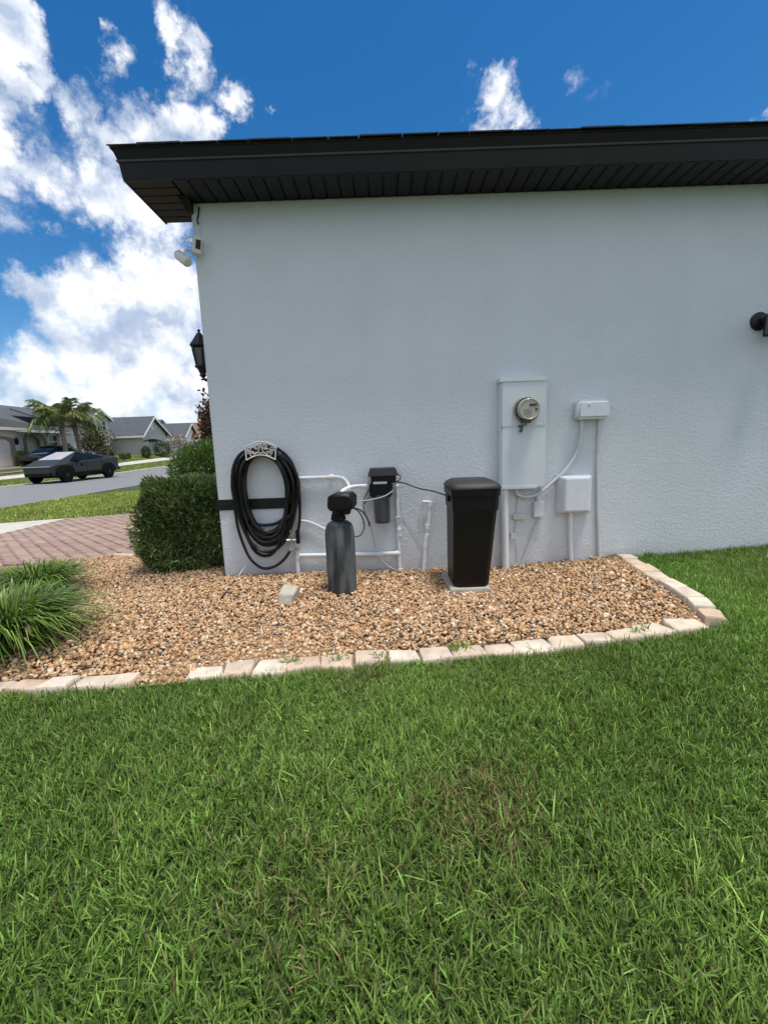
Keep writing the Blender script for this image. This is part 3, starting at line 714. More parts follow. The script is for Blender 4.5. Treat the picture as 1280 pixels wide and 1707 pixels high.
for cx, cy, r, s, a0 in ((428.5, 745, 4.6, 1, 1.6), (440.5, 745, 4.6, -1, 1.6), (415, 749, 4.2, -1, .3), (454, 748, 4.2, 1, .3), (420.5, 757.5, 5.5, 1, 3.3), (449, 757, 5.5, -1, 3.3)):
    MB().tube(scroll(cx, cy, r, s, a0=a0), .0036, 5).build('scroll', 'hanger_white', hg, smooth=True)
MB().tube([hp(434.5, 741), hp(431, 752), hp(422, 761)], .0036, 5).tube([hp(434.5, 741), hp(438, 752), hp(448, 760)], .0036, 5).build('scroll', 'hanger_white', hg, smooth=True)
cA = wp(436, 752)
MB().bb((cA.x - .10, D - .125, cA.z - .02), (cA.x + .10, D - .003, cA.z - .005)).bb((cA.x - .08, D - .01, cA.z - .07), (cA.x + .08, D - .002, cA.z + .05)).build('saddle', 'hanger_white', hg, bevel=.003)
hose = thing('garden_hose', 'long black rubber hose coiled in many loops on the white hanger', 'hose', wp(443, 950))
rnd = random.Random(3)
def loop_par(i):
    t = i / 12
    return dict(xl=386 + 24 * rnd.random() ** 1.2 + (0 if i % 3 else -1), xr=500 - 25 * rnd.random() ** 1.2, yt=741 + 17 * rnd.random(), yb=[868, 884, 893, 904, 914, 925, 927, 876, 899, 890, 916, 872, 908][i % 13] + rnd.uniform(-2, 2), off=.022 + .088 * ((i * 5) % 13) / 12, cx=rnd.uniform(-3, 5))
pars = [loop_par(i) for i in range(14)]
pts = []
NS = 40
def lerp(a, b, t): return a + (b - a) * t
for i in range(13):
    for k in range(NS):
        t = k / NS; A, B = pars[i], pars[(i + 1)]
        g = {q: lerp(A[q], B[q], t * t * (3 - 2 * t)) for q in A}
        th = -math.pi / 2 + 2 * math.pi * t       # start at the top, clockwise
        cx = (g['xl'] + g['xr']) / 2; hw = (g['xr'] - g['xl']) / 2; cy = 812; c, s_ = math.cos(th), math.sin(th)
        x = cx + hw * math.copysign(abs(c) ** .88, c); lean = (4 + g['cx']) * s_
        y = cy + (cy - g['yt']) * s_ if s_ < 0 else cy + (g['yb'] - cy) * (abs(s_) ** 1.15)
        pts.append(wp(x + lean, y, g['off'] + .012 * math.sin(3 * th + i)))
# tail: down the left side, a deep slack loop, up to the tap
pts = spline(pts[::3], 3)
tail = [wp(*q) for q in ((476, 790, .09), (494, 830, .10), (497, 870, .10), (488, 905, .08), (470, 918, .05), (430, 915, .045))]
MB().tube(pts, .0142, 8).build('hose_coil', 'hose_rubber', hose, smooth=True)
MB().tube(spline([wp(*q) for q in ((392, 850, .05), (397, 880, .055), (406, 908, .06), (418, 932, .062), (437, 947, .065), (456, 945, .07), (472, 934, .085), (484, 918, .10))], 6), .0125, 8).build('slack_loop', 'hose_rubber', hose, smooth=True)
MB().tube(spline([wp(*q) for q in ((462, 747, .06), (480, 762, .05), (491, 782, .04), (498, 815, .05), (500, 850, .06), (499, 872, .07), (497, 884, .07))], 6), .0125, 8).build('loose_end', 'hose_rubber', hose, smooth=True)
a = wp(492, 884, .09); b = wp(501, 905, .05)
MB().bb((a.x, a.y, a.z), (b.x, b.y, b.z)).build('spray_nozzle', 'black_plastic', hose, bevel=.006)
a = wp(497, 879, .07); MB().tube([a, wp(497, 884, .07)], .011, 8).build('coupling', 'brass', hose, smooth=True)
a = wp(484, 918, .10); c_ = wp(489, 909, .105)
MB().tube([a, c_], .016, 10).build('coupling', 'brass', hose, smooth=True)

# ------------------------------------------------------------------ water pipes
def pipe(t, name, P, r, off=.035, material='pvc_paint', n=10, sm=True):
    return MB().tube([wp(p[0], p[1], p[2] if len(p) > 2 else off) for p in P], r, n).build(name, material, t, smooth=True)
wpz = thing('water_pipework', 'white painted water pipes looping between hose tap, softener and filter', 'pipes', wp(497, 968))
pipe(wpz, 'riser_pipe', [(493, 899), (495, 925), (499, 975)], .019)
pipe(wpz, 'lower_pipe', [(496, 926), (560, 925), (620, 923.5), (666, 922)], .0185, .034)
pipe(wpz, 'filter_riser', [(661, 812), (663, 860), (665.5, 922), (667, 962)], .016, .036)
pipe(wpz, 'upper_pipe', [(486, 799), (498, 797), (558, 795)] , .0155)
MB().tube(spline([wp(*q) for q in ((558, 795, .035), (566, 795.5, .035), (574, 799, .036), (580, 806, .06), (582, 814, .12), (576, 826, .25), (570, 838, .42))], 5), .014, 8).build('feed_pipe', 'pvc_paint', wpz, smooth=True)
MB().tube(spline([wp(*q) for q in ((568, 838, .42), (566, 828, .36), (572, 818, .27), (584, 812, .18), (598, 810, .12), (616, 810, .10))], 6), .0145, 8).build('return_pipe', 'pvc_paint', wpz, smooth=True)
MB().tube(spline([wp(*q) for q in ((500, 868, .03), (512, 869, .03), (526, 874, .03), (546, 884, .04))], 5), .010, 7).build('drain_tube', 'pvc_paint', wpz, smooth=True)
for (px, py, w, ax) in ((553, 795, 7, 'h'), (496, 927, 7, 'v'), (634, 923.5, 7, 'h'), (663, 922, 7, 'h'), (664, 866, 8, 'v'), (665, 876, 5, 'v'), (665.5, 890, 6, 'v'), (667, 950, 5, 'v'), (494, 905, 6, 'v')):
    a, b = ((px - w / 2, py), (px + w / 2, py)) if ax == 'h' else ((px, py - w / 2), (px, py + w / 2))
    pipe(wpz, 'fitting', [a, b], .025 if w > 5 else .022, .035)
# ball valve on the filter riser, with handle
c = wp(665, 883, .04); MB().lathe([(.012, -.03), (.022, -.015), (.022, .015), (.012, .03)], c).build('ball_valve', 'pvc_paint', wpz, smooth=True)
c = wp(664, 862, .06); MB().box(c, (.055, .012, .014)).build('valve_handle', 'pvc_paint', wpz, bevel=.004)
# the tap
tp = [wp(490, 900, .04), wp(489, 901, .09)]
MB().tube(tp, .012, 10).tube([wp(482, 901, .10), wp(497, 900.5, .07)], .011, 10).tube([wp(486, 901, .10), wp(487, 892, .10), wp(483.5, 884, .11)], .006, 7).tube([wp(486, 901, .10), wp(489, 890, .09), wp(492, 880, .08)], .005, 7).build('tap_manifold', 'brass', wpz, smooth=True)
MB().lathe([(.015, 0), (.015, .02), (.008, .026)], wp(482, 901, .10), (-1, -.4, 0)).build('tap_knob', 'brass', wpz, smooth=True)
MB().tube([wp(495, 915, .04), wp(492, 914, .10)], .011, 9).tube([wp(492, 911, .10), wp(487, 918, .11)], .013, 9).lathe([(.014, 0), (.014, .012), (.004, .014)], wp(496, 913, .10), (.3, -1, 0)).build('hose_tap', 'brass', wpz, smooth=True)
MB().tube(spline([wp(*q) for q in ((636, 925, .05), (636, 932, .055), (643, 940, .05), (655, 948, .04), (668, 953, .02), (690, 956, .012))], 5), .0045, 6).build('thin_tube', 'cable_white', wpz, smooth=True)
# thin wires on the wall
# ------------------------------------------------------------------ water softener tank
Yf = onZ(571, 997, .04).y; r_t = .108; Yc = Yf + r_t
cb = onY(571.5, 990, Yc); zt = onY(569, 868, Yc).z; xt = cb.x
soft = thing('water_softener', 'tall dark grey streaked softener tank with black valve head standing in the pebbles', 'water softener', (xt, Yc, .03))
hgt = zt - .0
MB().lathe([(r_t * .96, .0), (r_t, .03), (r_t * 1.02, .2), (r_t * 1.02, hgt - .10), (r_t * .97, hgt - .055), (r_t * .84, hgt - .022), (r_t * .62, hgt - .004), (r_t * .40, hgt + .004)], (xt, Yc, .0), n=32).build('tank', 'tank_grey', soft, smooth=True)
MB().lathe([(.046, -.01), (.05, .02), (.052, .05), (.045, .055), (.045, .085), (.05, .09)], (xt - .004, Yc, hgt), n=20).lathe([(.056, .012), (.056, .03)], (xt - .004, Yc, hgt), n=20).build('neck', 'black_plastic', soft, smooth=True)
z0, z1 = onY(565, 852, Yc - .1).z, onY(565, 823, Yc - .1).z
hx0, hx1 = onY(544.5, 840, Yc - .1).x, onY(588, 840, Yc - .1).x
yh0, yh1 = Yc - .13, Yc + .10
rings = []
for y, sx, sz in ((yh0, .86, .82), (yh0 + .015, .97, .95), (yh0 + .03, 1, 1), (yh1 - .03, .96, .98), (yh1, .9, .9)):
    cx, cz = (hx0 + hx1) / 2 + (y - yh0) * .12, (z0 + z1) / 2; a, b = (hx1 - hx0) / 2 * sx, (z1 - z0) / 2 * sz
    rings.append([Vector((cx + u * a, y, cz + v * b)) for u, v in ((-.78, -1), (.8, -1), (1, -.6), (1, .55), (.72, 1), (-.55, 1), (-.92, .72), (-1, -.55))])
hd = MB().loft(rings).build('valve_head', 'black_plastic', soft, bevel=.005)
MB().bb((hx0 + .04, yh0 - .004, z0 + .035), (hx1 - .04, yh0 + .01, z1 - .045)).build('display_panel', 'black_plastic', hd, bevel=.003)
MB().bb((xt + .03, Yc - .06, z0 - .035), (xt + .09, Yc + .04, z0 + .01)).build('side_port', 'black_plastic', soft, bevel=.008)
MB().tube(spline([wp(587, 846, .48), wp(597, 852, .42), wp(605, 866, .36), wp(607, 880, .35), wp(601, 892, .36), wp(592, 895, .4)], 6), .0048, 6).build('drain_hose', 'cable_black', soft, smooth=True)
MB().tube(spline([wp(587, 846, .47), wp(600, 850, .40), wp(610, 860, .33), wp(615, 872, .30), wp(615, 877, .29)], 6), .0058, 6).build('drain_hose', 'cable_black', soft, smooth=True)
MB().tube(spline([wp(586, 838, .46), wp(605, 835, .38), wp(628, 831, .28), wp(645, 825, .22), wp(657, 815, .16), wp(660, 804, .12)], 6), .0052, 6).build('control_cable', 'cable_grey', soft, smooth=True)

# ------------------------------------------------------------------ filter
flt = thing('water_filter', 'grey filter canister under a black bracket cap on the wall', 'water filter', wp(638, 873))
def wbox(t, name, x0, y0, x1, y1, o0, o1, material, bevel=.004):
    a = wp(x0, y0, o1); b = wp(x1, y1, o1); return MB().bb((a.x, D - o1, b.z), (b.x, D - o0, a.z)).build(name, material, t, bevel=bevel)
def fy(o): return D - o
a = wp(612, 782, .20); b = wp(664, 793, .20)
MB().loft([[Vector((a.x + .02, D - .19, a.z)), Vector((b.x - .02, D - .19, a.z)), Vector((b.x - .02, D - .01, a.z)), Vector((a.x + .02, D - .01, a.z))],
           [Vector((a.x, D - .205, b.z)), Vector((b.x, D - .205, b.z)), Vector((b.x, D - .01, b.z)), Vector((a.x, D - .01, b.z))]]).build('cap', 'black_plastic_matt', flt, bevel=.004)
wbox(flt, 'control_box', 618, 790, 660, 805, .01, .17, 'black_plastic', .01)
wbox(flt, 'filter_head', 615, 806, 654, 828, .02, .16, 'black_plastic', .012)
wbox(flt, 'bracket_plate', 634, 820, 664, 868, .002, .012, 'grey_paint', .002)
wbox(flt, 'label_strip', 622, 803.5, 645, 806.5, .10, .174, 'cable_white', .001)
c1 = wp(636, 826, .095); c2 = wp(636, 871, .095); rr = .068
MB().lathe([(rr * .88, 0), (rr * .94, .006), (rr * .95, .02), (rr, c1.z - c2.z - .02), (rr * 1.1, c1.z - c2.z - .015), (rr * 1.1, c1.z - c2.z + .01)], (c1.x, D - .095, c2.z), n=28).build('sump', 'sump_grey', flt, smooth=True)
MB().tube([wp(654, 810, .08), wp(664, 810, .06)], .014, 10).build('outlet', 'pvc_paint', flt, smooth=True)
MB().tube(spline([wp(659, 787, .15), wp(667, 793, .14), wp(666, 800, .12), wp(658, 803, .14)], 6), .004, 6).build('wire', 'cable_black', flt, smooth=True)
MB().tube(spline([wp(615, 815, .10), wp(611, 824, .08), wp(607, 832, .05), wp(606, 845, .02), wp(609, 860, .015)], 6), .004, 6).tube(spline([wp(622, 826, .10), wp(613, 832, .07), wp(608, 840, .03)], 6), .0045, 6).build('wire', 'cable_black', flt, smooth=True)
MB().tube(spline([wp(657, 815, .10), wp(663, 828, .05), wp(668, 845, .015), wp(676, 862, .01), wp(690, 885, .01), wp(702, 905, .01)], 6), .0028, 5).build('wire', 'cable_white', flt, smooth=True)
MB().tube(spline([wp(616, 868, .012), wp(622, 895, .01), wp(626, 915, .02)], 5), .0024, 5).build('wire', 'cable_grey', flt, smooth=True)

# standpipe with hooked top
sp_ = thing('standpipe', 'loose white capped pipe leaning against the wall between filter and black tank', 'pipe', wp(705, 962))
pipe(sp_, 'pipe', [(717, 838, .04), (713, 880, .04), (709, 910, .04), (705, 965, .05)], .018)
pipe(sp_, 'hook', [(704, 836.5, .04), (717, 837, .04)], .014)
for (a, b) in (((711.5, 890), (710, 899)), ((710, 901), (708.5, 912)), ((717, 836), (716.3, 845)), ((712.8, 874), (712, 882))): pipe(sp_, 'fitting', [(*a, .04), (*b, .04)], .023)
pipe(sp_, 'thin_tube', [(703, 838, .03), (700, 885, .03)], .0045)

# ------------------------------------------------------------------ brine tank on its slab
zpad = .075
Yb = onZ(785, 979, zpad).y
slab = MB().loft([[Vector((onY(749, 985, Yb).x, Yb - .04, -.02)), Vector((onY(816, 985, Yb).x, Yb - .04, -.02)), Vector((onY(822, 985, Yb).x, Yb + .42, -.02)), Vector((onY(747, 985, Yb).x, Yb + .42, -.02))],
                  [Vector((onY(750, 985, Yb).x, Yb - .035, zpad)), Vector((onY(815, 985, Yb).x, Yb - .035, zpad)), Vector((onY(822, 985, Yb).x, Yb + .42, zpad)), Vector((onY(747, 985, Yb).x, Yb + .42, zpad))]]).build('concrete_slab', 'concrete', bevel=.006)
setp(slab, 'pale concrete slab under the tall black bin', 'slab')
bt = thing('brine_tank', 'tall black plastic brine bin with overhanging lid on a concrete slab', 'brine tank', (onY(785, 978, Yb).x, Yb + .15, zpad))
def bring(z, xl, xr, yf, yb, ch=.03):
    return [Vector((xl + ch, yf, z)), Vector((xr - ch, yf, z)), Vector((xr, yf + ch, z)), Vector((xr, yb - ch, z)), Vector((xr - ch, yb, z)), Vector((xl + ch, yb, z)), Vector((xl, yb - ch, z)), Vector((xl, yf + ch, z))]
bl0, br0 = onY(757, 978, Yb).x, onY(815, 978, Yb).x
Yt = Yb - .04
zr = onY(790, 853, Yt).z; zl = onY(790, 811, Yt).z
bl1, br1 = onY(757, 853, Yt).x, onY(831, 853, Yt).x
MB().loft([bring(zpad, bl0, br0, Yb, Yb + .34, .035), bring(zpad + .02, bl0 - .004, br0 + .006, Yb - .004, Yb + .345, .035), bring(zr + .02, bl1, br1, Yt, Yb + .37, .035)]).build('bin_body', 'black_plastic', bt, bevel=.006)
rb = MB()
rb.loft([bring(zr, bl1 - .006, br1 + .006, Yt - .008, Yb + .38, .035), bring(zl - .075, bl1 - .010, br1 + .010, Yt - .012, Yb + .382, .035)]).loft([bring(zl - .074, bl1 - .016, br1 + .017, Yt - .019, Yb + .386, .035), bring(zl - .023, bl1 - .018, br1 + .019, Yt - .021, Yb + .387, .035)])
rb.build('rim', 'black_plastic', bt, bevel=.005)
zc_ = zl
lx0, lx1 = bl1 - .020, br1 + .022
lid = MB().loft([bring(zl - .022, lx0, lx1, Yt - .024, Yb + .39, .035), bring(zl - .004, lx0 + .002, lx1 - .002, Yt - .022, Yb + .39, .035), bring(zl + .012, lx0 + .012, lx1 - .012, Yt - .010, Yb + .38, .04), bring(zl + .038, lx0 + .045, lx1 - .045, Yt + .07, Yb + .34, .05)]).build('lid', 'black_plastic_matt', bt, bevel=.004)
MB().loft([bring(zl + .014, lx0 + .085, lx1 - .085, Yt + .012, Yt + .20, .02), bring(zl + .041, lx0 + .115, lx1 - .115, Yt + .075, Yt + .19, .02)]).build('lid_grip', 'black_plastic_matt', lid, bevel=.004)
MB().bb((bl1 - .03, Yb + .10, zl - .12), (bl1 - .005, Yb + .15, zl - .085)).build('overflow_fitting', 'black_plastic', bt, bevel=.004)
for k in range(5):
    x0 = bl1 + .05 + .05 * k
    pass
bl = MB().tube(spline([wp(660, 803, .12), wp(676, 806, .10), wp(698, 814, .12), wp(722, 819, .2), Vector((bl1 - .012, Yb + .13, zl - .085))], 8), .0058, 7).build('brine_line', 'cable_black', smooth=True)
setp(bl, 'thin black tube running from the wall filter to the black bin', 'tube')

# concrete block, leaning rod
zb = .05; p0 = onZ(463, 1004, zb); p1 = onZ(486, 1006, zb)
m = MB(); pz = lambda px, py, z: onZ(px, py, z)
A_, B_ = pz(463, 1004, .075), pz(486, 1006, .075); C2 = pz(499, 976, .135); D2 = pz(473, 973, .135)
E_, G_ = pz(464, 990, .122), pz(488, 993, .122)
cbk = MB().add([A_ + Vector((0, 0, -.05)), B_ + Vector((0, 0, -.05)), Vector((C2.x, C2.y, .0)), Vector((D2.x, D2.y, .0)), E_, G_, C2, D2], [(0, 3, 2, 1), (4, 5, 6, 7), (0, 1, 5, 4), (1, 2, 6, 5), (2, 3, 7, 6), (3, 0, 4, 7)]).build('splash_block', 'concrete_block', bevel=.006)
setp(cbk, 'weathered tan concrete block lying in the pebbles under the hose', 'block')
a = onZ(370, 997, .075); b = wp(397, 962, .07); c = wp(413, 938, .03)
rod = thing('leaning_rod', 'thin rod, dark below and pale above, leaning from pebbles to the wall', 'rod', a)
MB().tube([a, b], .009, 7).build('dark_section', 'rod_dark', rod, smooth=True)
MB().tube([b, c], .0065, 7).build('pale_section', 'cable_white', rod, smooth=True)

# ------------------------------------------------------------------ electric meter
em = thing('electric_meter_box', 'tall pale grey meter cabinet with a round glass meter in its upper cover', 'meter box', wp(840, 947))
wbox(em, 'cabinet', 835, 633, 908, 811, .001, .085, 'grey_paint', .005)
wbox(em, 'top_cap', 833, 630, 910, 634, .001, .105, 'grey_paint', .002)
wbox(em, 'meter_cover', 837, 636, 908, 709.5, .08, .096, 'grey_paint', .003)
wbox(em, 'breaker_door', 837, 711.5, 906, 811, .08, .092, 'grey_paint', .003)
wbox(em, 'bottom_lip', 836, 811, 895, 814, .001, .098, 'grey_paint', .002)
mc = wp(876.5, 683, .1)
ax = (0, -1, 0)
wbox(em, 'seam_shade_strip', 836, 708.8, 906.5, 712.2, .07, .0885, 'meter_dark', 0)  # dark strip drawn for the shade in the gap between cover and door
MB().lathe([(.106, 0), (.106, .016), (.10, .024), (.094, .026)], (mc.x, D - .095, mc.z), ax, 32).build('socket_ring', 'meter_beige', em, smooth=True)
MB().lathe([(.096, 0), (.096, .012)], (mc.x, D - .12, mc.z), ax, 28).build('gasket', 'meter_dark', em, smooth=True)
mt = MB().lathe([(.086, 0), (.086, .05), (.082, .060), (.078, .062), (.072, .056), (.02, .056)], (mc.x, D - .128, mc.z), ax, 32).build('meter_body', 'meter_face', em, smooth=True)
fc = Vector((mc.x, D - .1885, mc.z))
MB().bb((fc.x + .0, fc.y, fc.z + .022), (fc.x + .055, fc.y + .006, fc.z + .04)).build('display', 'meter_dark', mt)
MB().bb((fc.x + .046, fc.y + .0015, fc.z - .012), (fc.x + .064, fc.y + .008, fc.z + .006)).build('sensor', 'meter_dark', mt)
m = MB()
for k, (w, z) in enumerate(((.07, -.004), (.085, -.018), (.08, -.032), (.05, -.046))): m.bb((fc.x - w / 2, fc.y + .0005, fc.z + z), (fc.x + w / 2 - .02, fc.y + .004, fc.z + z + .004))
m.build('printed_lines', 'meter_beige', mt)
c = wp(876, 703, .14); MB().box(c, (.07, .05, .022)).tube([c + Vector((0, 0, .02)), c + Vector((.0, 0, -.03))], .007, 6).build('seal_clip', 'meter_dark', em, bevel=.002)
c = wp(869, 713, .115); MB().prism([c + Vector((-.03, 0, .02)), c + Vector((.02, 0, .026)), c + Vector((.012, 0, -.005)), c + Vector((.004, 0, -.038)), c + Vector((-.02, 0, -.034)), c + Vector((-.006, 0, -.006))], (0, .008, 0)).build('seal_tag', 'tag_blue', em)
MB().tube([wp(840.5, 813, .05), wp(842.5, 950, .05)], .03, 14).build('conduit', 'pvc_paint', em, smooth=True)
# corner telecom boxes
tb = thing('cable_junction_box', 'small pale rounded cable box high on the wall right of the meter cabinet', 'junction box', wp(988, 697))
a = wp(963, 667, .10); b = wp(1017, 697, .10)
MB().bb((a.x, D - .105, b.z), (b.x, D - .028, a.z)).build('cover', 'grey_plastic', tb, bevel=.022, seg=3)
a = wp(961, 669, .05); b = wp(1012, 698, .05); MB().bb((a.x, D - .04, b.z), (b.x, D - .001, a.z)).build('back_box', 'grey_plastic', tb, bevel=.01)
MB().lathe([(.012, 0), (.012, .004), (.006, .006)], wp(982, 674, .106), ax, 14).build('screw', 'grey_plastic', tb, smooth=True)
MB().tube([wp(999, 698, .02), wp(996, 760, .016), wp(996, 850, .016), wp(999, 944, .02)], .0145, 10).build('straight_conduit', 'cable_white', tb, smooth=True)
MB().tube(spline([wp(*q) for q in ((969, 698, .03), (969, 718, .03), (965, 742, .03), (954, 767, .03), (938, 788, .03), (918, 806, .03), (900, 821, .03), (886, 827, .03), (872, 828, .03), (862, 823, .035), (858, 814, .04))], 6), .0135, 9).build('curved_conduit', 'cable_white', tb, smooth=True)
nb = thing('network_box', 'pale utility box with slanted left side at knee height right of the cabinet', 'utility box', wp(952, 938))
a0 = wp(930, 794, .03); a1 = wp(981, 853, .03); f0 = wp(943, 797, .11); f1 = wp(981, 851, .11)
MB().loft([[Vector((a0.x, D - .001, a1.z)), Vector((a1.x, D - .001, a1.z)), Vector((a1.x, D - .001, a0.z)), Vector((a0.x, D - .001, a0.z))],
           [Vector((a0.x, D - .065, a1.z)), Vector((a1.x, D - .065, a1.z)), Vector((a1.x, D - .065, a0.z)), Vector((a0.x, D - .065, a0.z))],
           [Vector((f0.x, D - .115, f1.z)), Vector((f1.x - .012, D - .115, f1.z)), Vector((f1.x - .012, D - .115, f0.z - .005)), Vector((f0.x, D - .115, f0.z - .005))]]).build('cover', 'grey_plastic', nb, bevel=.006)
MB().bb((a0.x - .006, D - .03, a1.z - .008), (a1.x + .004, D - .002, a0.z + .006)).build('back_plate', 'grey_plastic', nb, bevel=.003)
MB().tube([wp(950, 852, .04), wp(951.5, 940, .03)], .0185, 10).build('conduit', 'pvc_paint', nb, smooth=True)
MB().lathe([(.020, 0), (.020, .02)], wp(951, 900, .035), n=12).build('conduit_strap', 'pvc_paint', nb, smooth=True)
st = thing('small_white_box', 'small white plastic box hanging under the curved conduit', 'junction box', wp(896, 863))
wbox(st, 'cover', 890, 836, 907, 862, .02, .05, 'cable_white', .006); wbox(st, 'back_plate', 887, 838, 903, 862, .001, .022, 'grey_plastic', .003)
MB().tube(spline([wp(893, 828, .02), wp(893, 836, .02)], 3), .006, 6).tube(spline([wp(897, 863, .02), wp(889, 880, .01), wp(880, 905, .01), wp(868, 935, .01)], 5), .0025, 5).build('wire', 'cable_grey', st, smooth=True)
s2 = thing('wire_splice_block', 'little white wire block beside the big conduit, the higher of two', 'connector', wp(865, 866))
wbox(s2, 'body', 855, 857, 876, 866, .001, .028, 'white_plastic', .004)
MB().tube(spline([wp(862, 826, .01), wp(861, 840, .01), wp(860, 857, .012)], 4), .0024, 5).tube(spline([wp(859, 866, .01), wp(858, 880, .01), wp(856, 889, .01)], 4), .0024, 5).build('wire', 'cable_grey', s2, smooth=True)
wbox(s2, 'ground_clamp', 851, 889, 858, 899, .001, .025, 'white_plastic', .003)
MB().tube(spline([wp(857, 898, .01), wp(860, 915, .008), wp(862, 938, .01)], 4), .0022, 5).build('wire', 'cable_grey', s2, smooth=True)

# ------------------------------------------------------------------ wall lamp on the right
c = wp(1267, 535, .02)
ws = thing('wall_sconce', 'black box wall lamp with glass sides at the right edge of the wall', 'wall lamp', c)
MB().lathe([(.072, 0), (.072, .012), (.05, .024), (.02, .03)], (c.x, D - .001, c.z), ax, 24).build('back_plate', 'lamp_black', ws, smooth=True)
lc = Vector((c.x + .055, D - .13, c.z - .02))
MB().tube([Vector((c.x, D - .02, c.z)), Vector((c.x + .04, D - .07, c.z + .03)), Vector((lc.x, lc.y, c.z + .045))], .013, 8).build('arm', 'lamp_black', ws, smooth=True)
zt_, zb_ = c.z + .05, c.z - .125
MB().loft([[lc + Vector((x * .066, y * .066, zt_ - lc.z - .03)) for x, y in ((-1, -1), (1, -1), (1, 1), (-1, 1))], [lc + Vector((x * .05, y * .05, zt_ - lc.z)) for x, y in ((-1, -1), (1, -1), (1, 1), (-1, 1))]]).build('cap', 'lamp_black', ws, bevel=.003)
for x, y in ((-1, -1), (1, -1), (1, 1), (-1, 1)): MB().bb((lc.x + x * .06 - .005, lc.y + y * .06 - .005, zb_), (lc.x + x * .06 + .005, lc.y + y * .06 + .005, zt_ - .029)).build('frame_bar', 'lamp_black', ws)
m = MB()
for (ax0, ay0, ax1, ay1) in ((-.065, -.065, .065, -.056), (-.065, .056, .065, .065), (-.065, -.055, -.056, .055), (.056, -.055, .065, .055)): m.bb((lc.x + ax0, lc.y + ay0, zb_ - .008), (lc.x + ax1, lc.y + ay1, zb_ + .004))
m.build('bottom_frame', 'lamp_black', ws)
for (d0, d1) in (((-.055, -.058), (.055, -.060)), ((-.055, .058), (.055, .060)), ((-.060, -.055), (-.058, .055)), ((.058, -.055), (.060, .055))):
    MB().bb((lc.x + d0[0], lc.y + d0[1], zb_ + .004), (lc.x + d1[0], lc.y + d1[1], zt_ - .03)).build('glass_pane', 'lamp_glass', ws)
MB().lathe([(.012, 0), (.02, -.03), (.016, -.07), (.004, -.08)], (lc.x, lc.y, zt_ - .03), n=12).build('bulb', 'white_plastic', ws, smooth=True)

# ------------------------------------------------------------------ lantern on the front wall
lp = onY(331, 590, D + .35); LX = CX - .15; LY = D + .32
q = lambda py: onY(330, py, LY).z
ln = thing('porch_lantern', 'black carriage lantern on the front wall just past the house corner', 'wall lamp', (LX, LY, q(622)))
zA, zB, zC, zD_ = q(553), q(577), q(582), q(610)
MB().lathe([(.008, 0), (.016, -.012), (.008, -.02), (.012, -.03), (.006, -.04), (.02, -.055)], (LX, LY, zA + .02), n=10).build('finial', 'lamp_black', ln, smooth=True)
MB().lathe([(.088, -.012), (.096, 0), (.088, .012), (.062, .045), (.040, .08), (.018, .11)], (LX, LY, zB), n=6).build('roof', 'lamp_black', ln)
m6 = [(math.cos(k * math.pi / 3), math.sin(k * math.pi / 3)) for k in range(6)]
for k in range(6):
    a, b = m6[k], m6[(k + 1) % 6]
    MB().tube([(LX + a[0] * .075, LY + a[1] * .075, zC + .01), (LX + a[0] * .050, LY + a[1] * .050, zD_)], .006, 5).build('frame_bar', 'lamp_black', ln)
    MB().prism([(LX + a[0] * .072, LY + a[1] * .072, zC), (LX + b[0] * .072, LY + b[1] * .072, zC), (LX + b[0] * .048, LY + b[1] * .048, zD_), (LX + a[0] * .048, LY + a[1] * .048, zD_)], (-(a[0] + b[0]) * .001, -(a[1] + b[1]) * .001, 0)).build('glass_pane', 'lamp_glass', ln)
MB().lathe([(.060, 0), (.064, -.01), (.04, -.03), (.025, -.07), (.03, -.085), (.006, -.11)], (LX, LY, zD_), n=12).build('base', 'lamp_black', ln, smooth=True)
MB().tube(spline([(LX, LY, zD_ - .09), (LX + .02, LY, zD_ - .13), (LX + .06, LY, zD_ - .11), (CX - .01, LY, zD_ - .06)], 5), .009, 7).tube([(LX - .02, LY, zD_ - .12), (LX + .03, LY, zD_ - .115)], .008, 6).build('arm', 'lamp_black', ln, smooth=True)
MB().bb((CX - .02, LY - .05, zD_ - .16), (CX - .001, LY + .05, zD_ + .12)).build('back_plate', 'lamp_black', ln, bevel=.004)

# ------------------------------------------------------------------ security light at the corner
sc = thing('security_camera', 'white bullet camera on the wall corner beside a small white box with dark panel', 'camera', wp(328, 410))
c = wp(329, 410, .05); rot = Matrix.Rotation(.18, 3, 'Y') @ Matrix.Rotation(.35, 3, 'Z')
MB().box(c, (.068, .05, .125), rot).build('mount_box', 'white_plastic', sc, bevel=.005)
MB().box(c + rot @ Vector((.008, -.027, .005)), (.035, .006, .065), rot).build('dark_panel', 'black_plastic', sc, bevel=.001)
j = wp(315, 419, .06); k0 = wp(297, 424, .10); k1 = wp(314, 438, .16)
MB().tube([c + Vector((-.03, 0, -.03)), wp(312, 416, .07), wp(309, 418, .07), wp(308, 428, .09)], .011, 8).build('bracket_arm', 'white_plastic', sc, smooth=True)
dv = (k1 - k0).normalized()
MB().lathe([(.012, -.012), (.028, -.004), (.036, .012), (.036, (k1 - k0).length - .012), (.030, (k1 - k0).length), (.008, (k1 - k0).length + .003)], k0, dv, 20).build('camera_barrel', 'white_plastic', sc, smooth=True)
MB().tube(spline([wp(323, 405, .03), wp(311, 404, .05), wp(309, 400, .05), wp(316, 395, .04), wp(325, 394, .02)], 5), .004, 6).tube(spline([wp(312, 422, .08), wp(316, 428, .06), wp(321, 429, .04), wp(325, 424, .03)], 5), .004, 6).build('cable_loop', 'white_plastic', sc, smooth=True)
